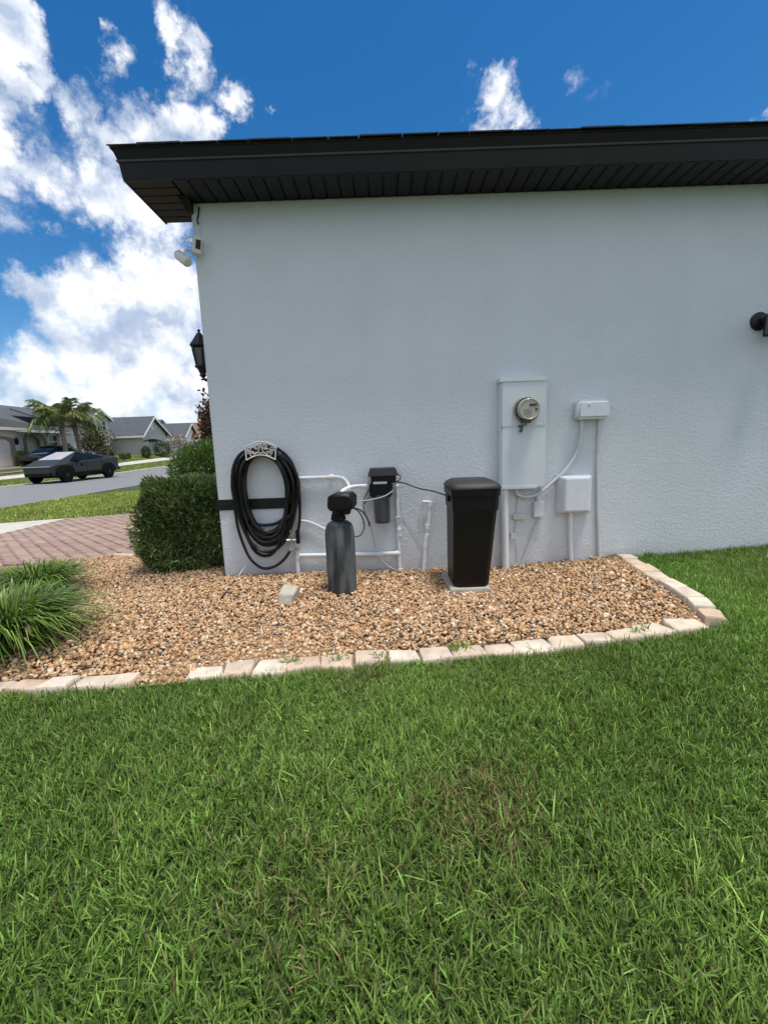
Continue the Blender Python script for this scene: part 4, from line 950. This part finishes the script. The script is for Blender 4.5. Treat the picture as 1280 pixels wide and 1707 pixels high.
cbz = MB().tube(spline([wp(332, 345, .012), wp(331, 358, .014), wp(329, 366, .016), wp(331, 374, .012)], 6), .006, 6).build('eave_cable', 'cable_black', smooth=True)
setp(cbz, 'short black cable hanging from the soffit at the wall corner', 'cable')
cbz = MB().tube(spline([wp(331, 374, .010), wp(334, 388, .008), wp(331, 400, .02)], 6), .0035, 6).build('camera_cable', 'cable_white', smooth=True)
setp(cbz, 'thin pale cable running down the wall to the corner camera', 'cable')

# ------------------------------------------------------------------ angular truck across the street
TX, TY = -18.45, 24.55
TZ = float(zg(-19.4, 27)) + .006
tk = thing('pickup_truck', 'angular wedge shaped matt grey green pickup parked on the street', 'pickup truck', (TX - 1.0, TY + 2.8, TZ))
tk.rotation_euler = (0, 0, -.055); tk.location.x += .12
def tv(u, v, z): return Vector((TX - 1.0 + v, TY + u, TZ + z))     # v: + towards us
ST = [(0.0, .58, .70, .93, .80, .96, .66), (.12, .45, .86, 1.0, .93, 1.05, .74), (.95, .42, .97, 1.07, 1.0, 1.33, .76), (2.30, .42, .98, 1.17, 1.0, 1.79, .62), (3.9, .44, .98, 1.27, 1.0, 1.60, .70), (5.45, .50, .97, 1.36, .99, 1.42, .86), (5.66, .72, .93, 1.30, .96, 1.37, .86)]
def st(u):
    for a, b in zip(ST, ST[1:]):
        if u <= b[0]:
            t = (u - a[0]) / (b[0] - a[0]); return [lerp(p, q_, t) for p, q_ in zip(a, b)]
    return list(ST[-1])
rings = [[tv(s[0], -s[2], s[1]), tv(s[0], s[2], s[1]), tv(s[0], s[4], s[3]), tv(s[0], s[6], s[5]), tv(s[0], -s[6], s[5]), tv(s[0], -s[4], s[3])] for s in ST]
MB().loft(rings).build('body', 'truck_paint', tk)
def topq(u0, u1, k, name, material, d=.008):
    a, b = st(u0), st(u1); MB().prism([tv(a[0], -a[6] * k, a[5] + .002), tv(a[0], a[6] * k, a[5] + .002), tv(b[0], b[6] * k, b[5] + .002), tv(b[0], -b[6] * k, b[5] + .002)], (0, 0, d)).build(name, material, tk)
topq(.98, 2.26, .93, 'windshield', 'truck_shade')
topq(2.34, 3.75, .92, 'glass_roof', 'dark_glass')
def sidep(u, w, s, out=.004):
    a = st(u); v = lerp(a[4], a[6], w); z = lerp(a[3], a[5], w); return tv(u, s * (v + out), z + .002)
for s in (1, -1):
    for k, pl in enumerate(([(1.25, .28), (2.30, .93), (2.62, .90), (2.62, .16), (1.6, .14)], [(2.70, .16), (2.70, .90), (3.75, .80), (4.35, .40), (3.9, .18)])):
        poly = [sidep(u, w, s) for u, w in pl]; MB().prism(poly, (s * .006, 0, .004)).build('side_window', 'dark_glass', tk)
    mr = tv(1.75, s * 1.05, 1.20); MB().box(mr, (.20, .12, .13)).tube([mr, tv(1.72, s * .95, 1.16)], .03, 6).build('side_mirror', 'truck_black', tk, bevel=.02)
    MB().prism([tv(1.55, s * .985, .42), tv(4.0, s * .985, .44), tv(3.98, s * .99, .60), tv(1.6, s * .99, .58)], (s * .015, 0, 0)).build('rocker_panel', 'truck_black', tk)
    for uc in (.93, 4.56):
        MB().prism([tv(uc - .66, s * 1.0, .42), tv(uc - .56, s * 1.0, .80), tv(uc - .32, s * 1.0, 1.0), tv(uc + .30, s * 1.0, 1.0), tv(uc + .58, s * 1.0, .80), tv(uc + .70, s * 1.0, .44)], (s * .02, 0, 0)).build('wheel_arch', 'truck_black', tk)
        c = tv(uc, s * .80, .44)
        wl = MB().lathe([(.30, 0), (.42, .0), (.445, .05), (.445, .20), (.42, .245), (.30, .25)], c, (s, 0, 0), 28).build('wheel', 'tyre', tk, smooth=True)
        MB().lathe([(.31, .02), (.31, .235), (.27, .24), (.08, .255), (.0, .257)], c, (s, 0, 0), 24).build('rim', 'rim_dark', wl, smooth=True)
        m = MB()
        for k in range(7):
            a = 2 * math.pi * k / 7; m.box(c + Vector((s * .25, .19 * math.cos(a), .19 * math.sin(a))), (.02, .20, .05), Matrix.Rotation(a, 3, 'X'))
        m.build('spokes', 'truck_black', wl)
    for u in (1.42, 2.62, 3.98):
        MB().prism([tv(u, s * .985, .56), tv(u + .018, s * .985, .56), tv(u + .018, s * (st(u)[4] - .004), st(u)[3]), tv(u, s * (st(u)[4] - .004), st(u)[3])], (s * .012, 0, 0)).build('door_seam', 'truck_black', tk)
    MB().prism([tv(2.1, s * 1.0, .92), tv(2.28, s * 1.0, .92), tv(2.30, s * 1.0, 1.05), tv(2.19, s * 1.0, 1.10), tv(2.10, s * 1.0, 1.05)], (s * .006, 0, 0)).build('door_emblem', 'truck_black', tk)
MB().prism([tv(.0, -.80, .955), tv(.0, .80, .955), tv(.0, .80, .985), tv(.0, -.80, .985)], (0, -.012, 0)).build('light_bar', 'light_bar', tk)
MB().loft([[tv(-.03, -.74, .42), tv(-.03, .74, .42), tv(.0, .80, .62), tv(.0, -.80, .62)], [tv(.35, -.90, .38), tv(.35, .90, .38), tv(.35, .95, .60), tv(.35, -.95, .60)]]).build('front_bumper', 'truck_black', tk, bevel=.02)
MB().bb(tv(5.5, -.92, .5), tv(5.8, .92, .70)).build('rear_bumper', 'truck_black', tk, bevel=.02)
MB().bb(tv(.6, -.85, .30), tv(5.2, .85, .45)).build('underbody', 'truck_black', tk)
# dark sedan behind it
cx0, cy0 = -25.3, 31.3; cz0 = float(zg(-25.6, 32)) + .03
sdn = thing('sedan', 'dark sedan parked in front of the house behind the pickup', 'car', (cx0, cy0 + 2.2, cz0))
def cv(u, v, z): return Vector((cx0 + v, cy0 + u, cz0 + z))
prof = [(0, .5, .62, .72), (.15, .33, .70, .80), (1.25, .30, .95, .86), (1.9, .30, .98, .86), (3.6, .30, 1.0, .86), (4.3, .34, .98, .84), (4.55, .45, .8, .76)]
MB().loft([[cv(u, -w, zl_), cv(u, w, zl_), cv(u, w + .02, (zl_ + zh) / 2), cv(u, w - .08, zh), cv(u, -w + .08, zh), cv(u, -w - .02, (zl_ + zh) / 2)] for u, zl_, zh, w in prof]).build('body', 'car_paint', sdn, bevel=.04)
MB().loft([[cv(u, -w, .93), cv(u, w, .93), cv(u, w - dz * .35, .93 + dz), cv(u, -w + dz * .35, .93 + dz)] for u, w, dz in ((1.2, .74, .02), (2.0, .74, .44), (3.0, .74, .46), (4.1, .70, .06))]).build('cabin', 'dark_glass', sdn, bevel=.03)
MB().loft([[cv(u, -w, z), cv(u, w, z), cv(u, w - .03, z + .02), cv(u, -w + .03, z + .02)] for u, w, z in ((1.95, .59, 1.375), (2.5, .58, 1.395), (3.1, .57, 1.38))]).build('roof', 'car_paint', sdn)
for s in (1, -1):
    for uc in (.85, 3.6):
        c = cv(uc, s * .66, .32); wl = MB().lathe([(.2, 0), (.31, 0), (.325, .04), (.325, .19), (.30, .215), (.2, .22)], c, (s, 0, 0), 20).build('wheel', 'tyre', sdn, smooth=True)
        MB().lathe([(.205, .02), (.205, .205), (.05, .225), (0, .226)], c, (s, 0, 0), 16).build('rim', 'brass', wl, smooth=True)
    MB().box(cv(.1, s * .58, .60), (.26, .12, .11)).build('headlight', 'lamp_glass', sdn, bevel=.03)

# ------------------------------------------------------------------ houses across the street
def window(house_o, X, y0, y1, z0, z1, axis='x', mull=True):
    f = MB(); t = .09
    def bb(a0, b0, a1, b1, d0, d1):
        if axis == 'x': return (X + d0, a0, b0), (X + d1, a1, b1)
        return (a0, X - d0, b0), (a1, X - d1, b1)
    for r in ((y0 - t, z0 - t, y1 + t, z0), (y0 - t, z1, y1 + t, z1 + t), (y0 - t, z0, y0, z1), (y1, z0, y1 + t, z1)): f.bb(*bb(*r, -.05, .05))
    if mull: f.bb(*bb(y0, (z0 + z1) / 2 - .04, y1, (z0 + z1) / 2 + .04, -.03, .04))
    w = f.build('window', 'house_trim', house_o)
    MB().bb(*bb(y0, z0, y1, (z0 + z1) / 2 - (.04 if mull else 0), -.02, .01)).build('pane', 'window_glass', w)
    if mull: MB().bb(*bb(y0, (z0 + z1) / 2 + .04, y1, z1, -.02, .01)).build('pane', 'window_glass', w)
def gable_house(name, label, Xf, y0, y1, zb, ze, zp, depth, wall, roof, over=.45, yp=None, base=None):
    """gable end towards the street (+X), ridge along X"""
    h = thing(name, label, 'house', (Xf - depth / 2, (y0 + y1) / 2, zb)); ym = yp or (y0 + y1) / 2
    MB().prism([(Xf, y0, zb - 1.2), (Xf, y1, zb - 1.2), (Xf, y1, ze), (Xf, ym, zp - .06), (Xf, y0, ze)], (-depth, 0, 0)).build('wall', wall, h)
    for ya in (y0, y1):
        s = -1 if ya == y0 else 1; dy = ym - ya; sl_ = (zp - ze) / dy
        ye = ya + s * over; ze2 = ze + sl_ * (ye - ya)
        r = MB().prism([(Xf + .4, ye, ze2 + .02), (Xf + .4, ym, zp + .02), (Xf + .4, ym, zp + .16), (Xf + .4, ye, ze2 + .16)], (-depth - .8, 0, 0)).build('roof', roof, h)
        MB().prism([(Xf + .405, ye, ze2 - .10), (Xf + .405, ym, zp - .10), (Xf + .405, ym, zp + .10), (Xf + .405, ye, ze2 + .10)], (.05, 0, 0)).build('rake_board', 'house_trim', h)
        MB().bb((Xf + .40, ye - s * .002, ze2 - .13), (Xf - depth, ye + s * .06, ze2 + .10)).build('fascia', 'house_trim', h)
        MB().bb((Xf + .38, min(ye, ya), ze2 - .02), (Xf - depth, max(ye, ya), ze2 + .015)).build('soffit', 'house_trim', h)
    return h
# house A: garage wing, arched entry, long hip roof
hA = thing('house', 'cream house with taupe trimmed arch and garage behind the palms', 'house', (-29, 33, .5))
XG, XE = -27.0, -28.2
zA0 = .5; zE = 3.25
yG = onX(31, 740, XG).y; yE = onX(104, 740, XE).y
MB().bb((XG, 24.0, zA0 - 1), (-36, yG, zE)).build('wall', 'house_wall', hA)
# garage door + arched taupe surround
yd = onX(17, 745, XG).y
zd = onX(10, 733, XG).z
m = MB(); m.prism([(XG + .002, yd, zA0 - .2), (XG + .002, yd + .38, zA0 - .2), (XG + .002, yd + .38, zd + .1)] + [(XG + .002, yd + .38 - (yd + .38 - 27.0) * t, zd + .1 + .5 * math.sin(math.pi * t * .5)) for t in (.1, .25, .5, .75, 1)] + [(XG + .002, 27.0, zd + .15), (XG + .002, yd - .3, zd + .02), (XG + .002, yd, zd - .2)], (.10, 0, 0)); m.build('garage_surround', 'house_taupe', hA)
gd = MB().bb((XG - .02, 26.9, zA0 - .2), (XG + .02, yd, zd - .12)).build('garage_door', 'garage_door', hA)
for k in range(4): MB().bb((XG + .021, 27.0, zA0 + .06 + k * .55), (XG + .032, yd - .06, zA0 + .55 + k * .55)).build('door_panel', 'garage_door', gd)
p = onX(26, 736, XG); ltn = MB().box(p + Vector((.12, 0, 0)), (.2, .22, .42)).box(p + Vector((.12, 0, .28)), (.12, .1, .16)).build('wall_lantern', 'lamp_black', hA, bevel=.04)
# entry wall with arch opening: built as wall pieces around the opening
ya0, ya1 = onX(44.5, 740, XE).y, onX(74, 740, XE).y; za = onX(60, 724, XE).z
ymid = (ya0 + ya1) / 2; hw = (ya1 - ya0) / 2
archp = [(ymid + hw * math.cos(a), za - .55 + .5 * math.sin(a)) for a in np.linspace(0, math.pi, 13)]
poly = [(XE, yG, zA0 - 1), (XE, ya0, zA0 - 1)] + [(XE, y, z) for y, z in reversed(archp)] + [(XE, ya1, zA0 - 1), (XE, yE + 2.5, zA0 - 1), (XE, yE + 2.5, zE), (XE, yG, zE)]
MB().prism(poly, (-.35, 0, 0)).build('wall', 'house_wall', hA)
out = [(ymid + (hw + .28) * math.cos(a), za - .55 + .78 * math.sin(a)) for a in np.linspace(0, math.pi, 13)]
prf = [(XE + .003, ya1, zA0 - .3)] + [(XE + .003, y, z) for y, z in archp] + [(XE + .003, ya0, zA0 - .3), (XE + .003, ya0 - .28, zA0 - .3)] + [(XE + .003, y, z) for y, z in reversed(out)] + [(XE + .003, ya1 + .28, zA0 - .3)]
MB().prism(prf, (.06, 0, 0)).build('arch_surround', 'house_taupe', hA)
MB().bb((XE - .75, yG, zA0 - 1), (XE - .85, yE + 2, zE)).build('wall', 'house_wall', hA)
p0 = onX(33, 730, XE + .01); p1 = onX(40, 750, XE + .01)
MB().bb((XE + .002, yG + .12, zA0), (XE + .05, yG + .75, onX(35, 727, XE).z)).build('trim_column', 'house_taupe', hA)
y0, y1 = onX(82, 735, XE).y, onX(95, 735, XE).y; window(hA, XE, y0, y1, onX(88, 747, XE).z, onX(88, 726, XE).z)
# roofs
def slab_roof(h, pts, material, th=.14): MB().prism(pts, (0, 0, th)).build('roof', material, h)
yq = yG + .45
MB().add([(XG + .5, 23, zE + .05), (XG + .5, yq, zE + .05), (-31.5, yq, zE + .05), (-31.5, 23, zE + .05), (XG - 3.2, 23, zE + 1.9), (XG - 3.2, yq - 3.6, zE + 1.9)], [(0, 1, 5, 4), (1, 2, 5), (2, 3, 4, 5), (0, 4, 3), (0, 3, 2, 1)]).build('roof', 'roof_dark', hA)
MB().bb((XG + .46, 23, zE - .14), (XG + .52, yq, zE + .06)).bb((XG + .46, yq, zE - .14), (-29, yq + .06, zE + .06)).build('fascia', 'house_trim', hA)
yR = yE + .9
MB().add([(XE + .5, yq - .3, zE + .02), (XE + .5, yR, zE + .02), (-32, yR, zE + .02), (-32, yq - .3, zE + .02), (XE - 2.2, yq - .3, zE + 1.25), (XE - 2.2, yq + .6, zE + 1.25)], [(0, 1, 5, 4), (1, 2, 5), (2, 3, 4, 5), (0, 4, 3), (0, 3, 2, 1)]).build('roof', 'roof_dark', hA)
MB().bb((XE + .46, yq - .2, zE - .16), (XE + .52, yR, zE + .03)).build('fascia', 'house_trim', hA)
XRg = -34.0; zRg = onX(20, 677, XRg).z
yRe = onX(112, 700, XRg).y
MB().add([(XE - .6, 22, zE + .1), (XE - .6, yRe + 2, zE + .1), (-39.5, yRe + 2, zE + .1), (-39.5, 22, zE + .1), (XRg, 22, zRg), (XRg, yRe - .5, zRg)], [(0, 1, 5, 4), (1, 2, 5), (2, 3, 4, 5), (0, 4, 3), (0, 3, 2, 1)]).build('roof', 'roof_grey', hA)
MB().bb((XE - 1.7, yE, zA0 - 1), (-39, yRe + 1.6, zE + .1)).build('wall', 'house_wall', hA)
# house B: two storeys, mostly behind the palms
XB = -27.6
yb0, yb1 = onX(106, 730, XB).y, onX(183, 730, XB).y
hB = gable_house('house', 'two storey cream house half hidden by the palm crowns', XB, onX(150, 720, XB).y, yb1, .7, onX(180, 699, XB).z, onX(171, 685, XB).z, 9, 'house_wall', 'roof_dark', .35)
MB().bb((XB - .3, yb0, -.5), (XB - 8, onX(150, 720, XB).y, onX(120, 711, XB).z)).build('wall', 'house_wall', hB)
zz = onX(120, 711, XB).z
MB().add([(XB + .1, yb0 - .3, zz), (XB + .1, onX(150, 720, XB).y - .02, zz), (XB - 4, onX(150, 720, XB).y - .02, zz + 1.5), (XB - 4, yb0 - .3, zz + 1.5), (XB + .1, yb0 - .3, zz + .12), (XB + .1, onX(150, 720, XB).y - .02, zz + .12), (XB - 4, onX(150, 720, XB).y - .02, zz + 1.62), (XB - 4, yb0 - .3, zz + 1.62)], [(0, 3, 2, 1), (4, 5, 6, 7), (0, 1, 5, 4), (1, 2, 6, 5), (2, 3, 7, 6), (3, 0, 4, 7)]).build('roof', 'roof_grey', hB)
window(hB, XB, onX(170.5, 709, XB).y, onX(175.5, 709, XB).y, onX(173, 716, XB).z, onX(173, 703, XB).z)
# house C: grey gable with round vent
XC = -25.0
yc0, yc1 = onX(237.5, 720, XC).y, onX(276, 720, XC).y; zb = float(zg(XC - 1, 46))
hC = gable_house('house', 'grey house with white trimmed gable above two clipped shrubs', XC, yc0, yc1, zb, onX(237, 721, XC).z, onX(254, 696.5, XC).z, 11, 'house_wall_grey', 'roof_grey', .5, yp=onX(254.5, 720, XC).y)
p = onX(253.5, 711.5, XC); MB().lathe([(.34, 0), (.34, .05), (.24, .06), (.22, .03)], p, (1, 0, 0), 20).build('gable_vent', 'house_trim', hC, smooth=True)
# wrought canopy of the window bracket
ya, yb_ = onX(239, 735, XC).y, onX(269, 735, XC).y; zm = onX(254, 735, XC).z
m = MB(); m.tube([(XC + .12, lerp(ya, yb_, t), zm - .05 + .22 * math.sin(math.pi * t)) for t in np.linspace(0, 1, 9)], .05, 5)
for t in np.linspace(.3, .7, 7): m.box((XC + .1, lerp(ya, yb_, t), zm + .02), (.2, .12, .26))
m.tube([(XC + .12, ya - .05, zm - .1), (XC + .12, ya + .3, zm + .02)], .05, 5).tube([(XC + .12, yb_ + .05, zm - .1), (XC + .12, yb_ - .3, zm + .02)], .05, 5)
m.build('iron_trellis', 'lamp_black', hC)
# house D and E beyond
XD = -25.0
hD = gable_house('house', 'white gabled house beyond the grey one', XD, onX(304, 720, XD).y, onX(327, 720, XD).y, 1.1, onX(304, 728, XD).z, onX(316, 707, XD).z, 16, 'house_wall_white', 'roof_grey', .4, yp=onX(316.5, 720, XD).y)
hD2 = MB().prism([(-33, 64, 1), (-33, 70, 1), (-33, 70, 4.2), (-33, 67, 6.1), (-33, 64, 4.2)], (-12, 0, 0)).build('wall', 'roof_grey', hD)
XEh = -24.5
hE = gable_house('house', 'distant house with a red tile roof', XEh, onX(326, 720, XEh).y, onX(345, 720, XEh).y, 1.2, onX(322, 729, XEh).z, onX(334, 706, XEh).z, 14, 'house_wall_white', 'roof_red', .4)

# ------------------------------------------------------------------ palms
def frond_mesh(L, seed, droop):
    r = np.random.default_rng(seed); n = 40; V = []; Fc = []; C = []
    def rp(t): return np.array([L * (t - .25 * droop * t * t), 0, L * (.72 * t - 1.0 * droop * t * t)])
    for k in range(9):   # rachis
        t = k / 8; p = rp(t); w = .03 * (1 - .85 * t)
        V += [p + (0, -w, 0), p + (0, w, 0), p + (0, 0, w)]; C += [(.16, .17, .06)] * 3
    for k in range(8):
        a = 3 * k
        for i in range(3): Fc += [(a + i, a + (i + 1) % 3, a + 3 + (i + 1) % 3), (a + i, a + 3 + (i + 1) % 3, a + 3 + i)]
    yel = r.uniform(0, 1) < .28
    for k in range(n):
        for s in (1, -1):
            t = .14 + .85 * (k + r.uniform(0, .6)) / n; p = rp(t); l = L * .33 * (math.sin(math.pi * min(1, .2 + t * .75)) ** .7) * r.uniform(.8, 1.15)
            out_ = np.array([.55 + r.normal(0, .12), s * (.75 + r.normal(0, .1)), .18 - .5 * r.uniform(.3, 1.1)]); out_ /= np.linalg.norm(out_)
            mid = p + out_ * l * .5; tip = p + out_ * l + np.array([0, 0, -l * .42]); w = np.array([.020, -.006 * s, .010])
            b = len(V); V += [p - w, p + w, mid + w * 1.2, mid - w * 1.2, tip]; Fc += [(b, b + 1, b + 2), (b, b + 2, b + 3), (b + 3, b + 2, b + 4)]
            c = (np.array([.30, .27, .10]) if yel else np.array([.11, .155, .05])) * r.lognormal(0, .25); C += [tuple(c)] * 5
    return np.array(V), np.array(Fc), np.array(C)
FM = [frond_mesh(2.15 + .12 * i, 100 + i, d) for i, d in enumerate((.45, .62, .8, .98, 1.15, .7))]
FO = []
def palm(label, x, y, ztop, lean):
    zb = float(zg(x, y)); t = thing('palm_tree', label, 'palm', (x, y, zb), 'palms in front of the cream house')
    pts = [Vector((x + lean * s * s, y, lerp(zb - .1, ztop, s))) for s in np.linspace(0, 1, 7)]
    MB().tube(pts, [.20, .17, .16, .15, .155, .17, .13], 12).build('trunk', 'palm_trunk', t, smooth=True)
    m = MB()
    for s in np.linspace(.08, .85, 12):
        p = Vector((x + lean * s * s, y, lerp(zb, ztop, s))); m.lathe([(.15, -.03), (.185, .0), (.16, .035)], p, n=10)
    m.build('trunk_rings', 'palm_trunk', t)
    top = pts[-1]; nf = 22
    for k in range(nf):
        i = (k * 7 + int(x * 3)) % len(FM)
        if len(FO) <= 0 or not any(q_[0] == i for q_ in FO):
            V, Fc, C = FM[i]; o = mass('frond', V, Fc, 'palm_leaf', t, C, off=(0, 0, 0), smooth=False); FO.append((i, o))
        else:
            o = [q_[1] for q_ in FO if q_[0] == i][0].copy(); COL.objects.link(o); o.parent = t
        az = k * 2.399 + random.uniform(-.2, .2)
        o.location = top - RL[t.name] + Vector((0, 0, random.uniform(-.05, .1)))
        o.rotation_euler = (random.uniform(-.15, .15), random.uniform(-.55, .25) if k < 18 else random.uniform(.0, .55), az); sc_ = random.uniform(.85, 1.12); o.scale = (sc_,) * 3
    MB().tube([top - Vector((0, 0, .35)), top + Vector((0, 0, .35))], [.14, .05], 8).build('crownshaft', 'palm_trunk', t, smooth=True)
XP = -23.9
p1 = onX(103, 700, XP); p2 = onX(127, 698, XP - .0)
palm('left one of the two palms, its trunk straight', p1.x, p1.y, p1.z + .05, -.12)
palm('right one of the two palms, its trunk thicker and leaning left', p2.x, p2.y, p2.z + .1, -.3)
# other trees and shrubs across the street
def small_tree(name, label, X, px, pyt, pyb, wpx, n, base, tip, lsize, trunk=True, cat='tree', ntr=3, tipf=.3):
    p = onX(px, pyb, X); zb = float(zg(X, p.y)); top = onX(px, pyt, X).z; dist = p.y; rx = wpx / 720 * dist / 2
    t = thing(name, label, cat, (X, p.y, zb)); zc = (top + zb + .5) / 2; rz = (top - zb - .5) / 2
    P, d, rad = ell_pts(n, (X, p.y, zc), (rx, rx, rz), .15, .45, int(px)); nn = len(P)
    crown('crown', t, P, d + rng.normal(0, .6, (nn, 3)), lsize * rng.uniform(.7, 1.3, nn), lsize * .5 * rng.uniform(.7, 1.3, nn), green(nn, base, .4, rng.uniform(size=nn) < tipf, tip))
    m = MB()
    for k in range(ntr):
        e = Vector((X + random.uniform(-.5, .5) * rx, p.y + random.uniform(-.5, .5) * rx, zc + rz * .5)); m.tube([(X, p.y, zb - .05), Vector((X, p.y, zb)).lerp(e, .5) + Vector((random.uniform(-.1, .1), 0, 0)), e], [.06, .045, .015], 6)
    m.build('trunk', 'trunk', t, smooth=True); return t
small_tree('magnolia_tree', 'small round topped tree with dark and tan leaves right of the palms', -24.6, 163, 712, 758, 44, 1500, (.085, .105, .04), (.22, .16, .09), .26, tipf=.35)
small_tree('crape_myrtle', 'sparse pinkish crape myrtle in front of the white gabled house', -22.6, 300, 724, 764, 36, 480, (.30, .20, .18), (.14, .17, .08), .24, tipf=.4)
def far_shrub(label, X, px, pyt, pyb, wpx, n=900, box=False, base=(.05, .085, .022)):
    p = onX(px, pyb, X); zb = float(zg(X, p.y)); top = onX(px, pyt, X).z; rx = wpx / 720 * p.y / 2
    return round_shrub('clipped_shrub', label, (X, p.y, (zb + top) / 2), (rx, rx, (top - zb) / 2 + .05), n, base, (.07, .11, .03), .13, 'clipped shrubs across the street', .45, .05, int(px), .2)
far_shrub('small boxy clipped shrub at the grey house wall', -24.0, 245, 744, 763, 14)
far_shrub('wide rounded clipped shrub at the corner of the grey house', -23.9, 272, 737, 763, 27, 1500)
far_shrub('low shrub in front of the garage wing', -26.3, 41, 751, 772, 21)
far_shrub('low shrub under the window behind the left palm', -26.6, 92, 741, 770, 22)
far_shrub('low shrub between the two palm trunks', -26.4, 115, 740, 768, 24)
far_shrub('small shrub under the magnolia behind the truck bed', -24.8, 181, 749, 767, 18)
far_shrub('tiny shrub left of the boxy one on the lawn edge', -24.3, 214, 757, 766, 8, 260)
far_shrub('tiny shrub near the pickup tailgate', -24.3, 205, 757, 766, 8, 260)
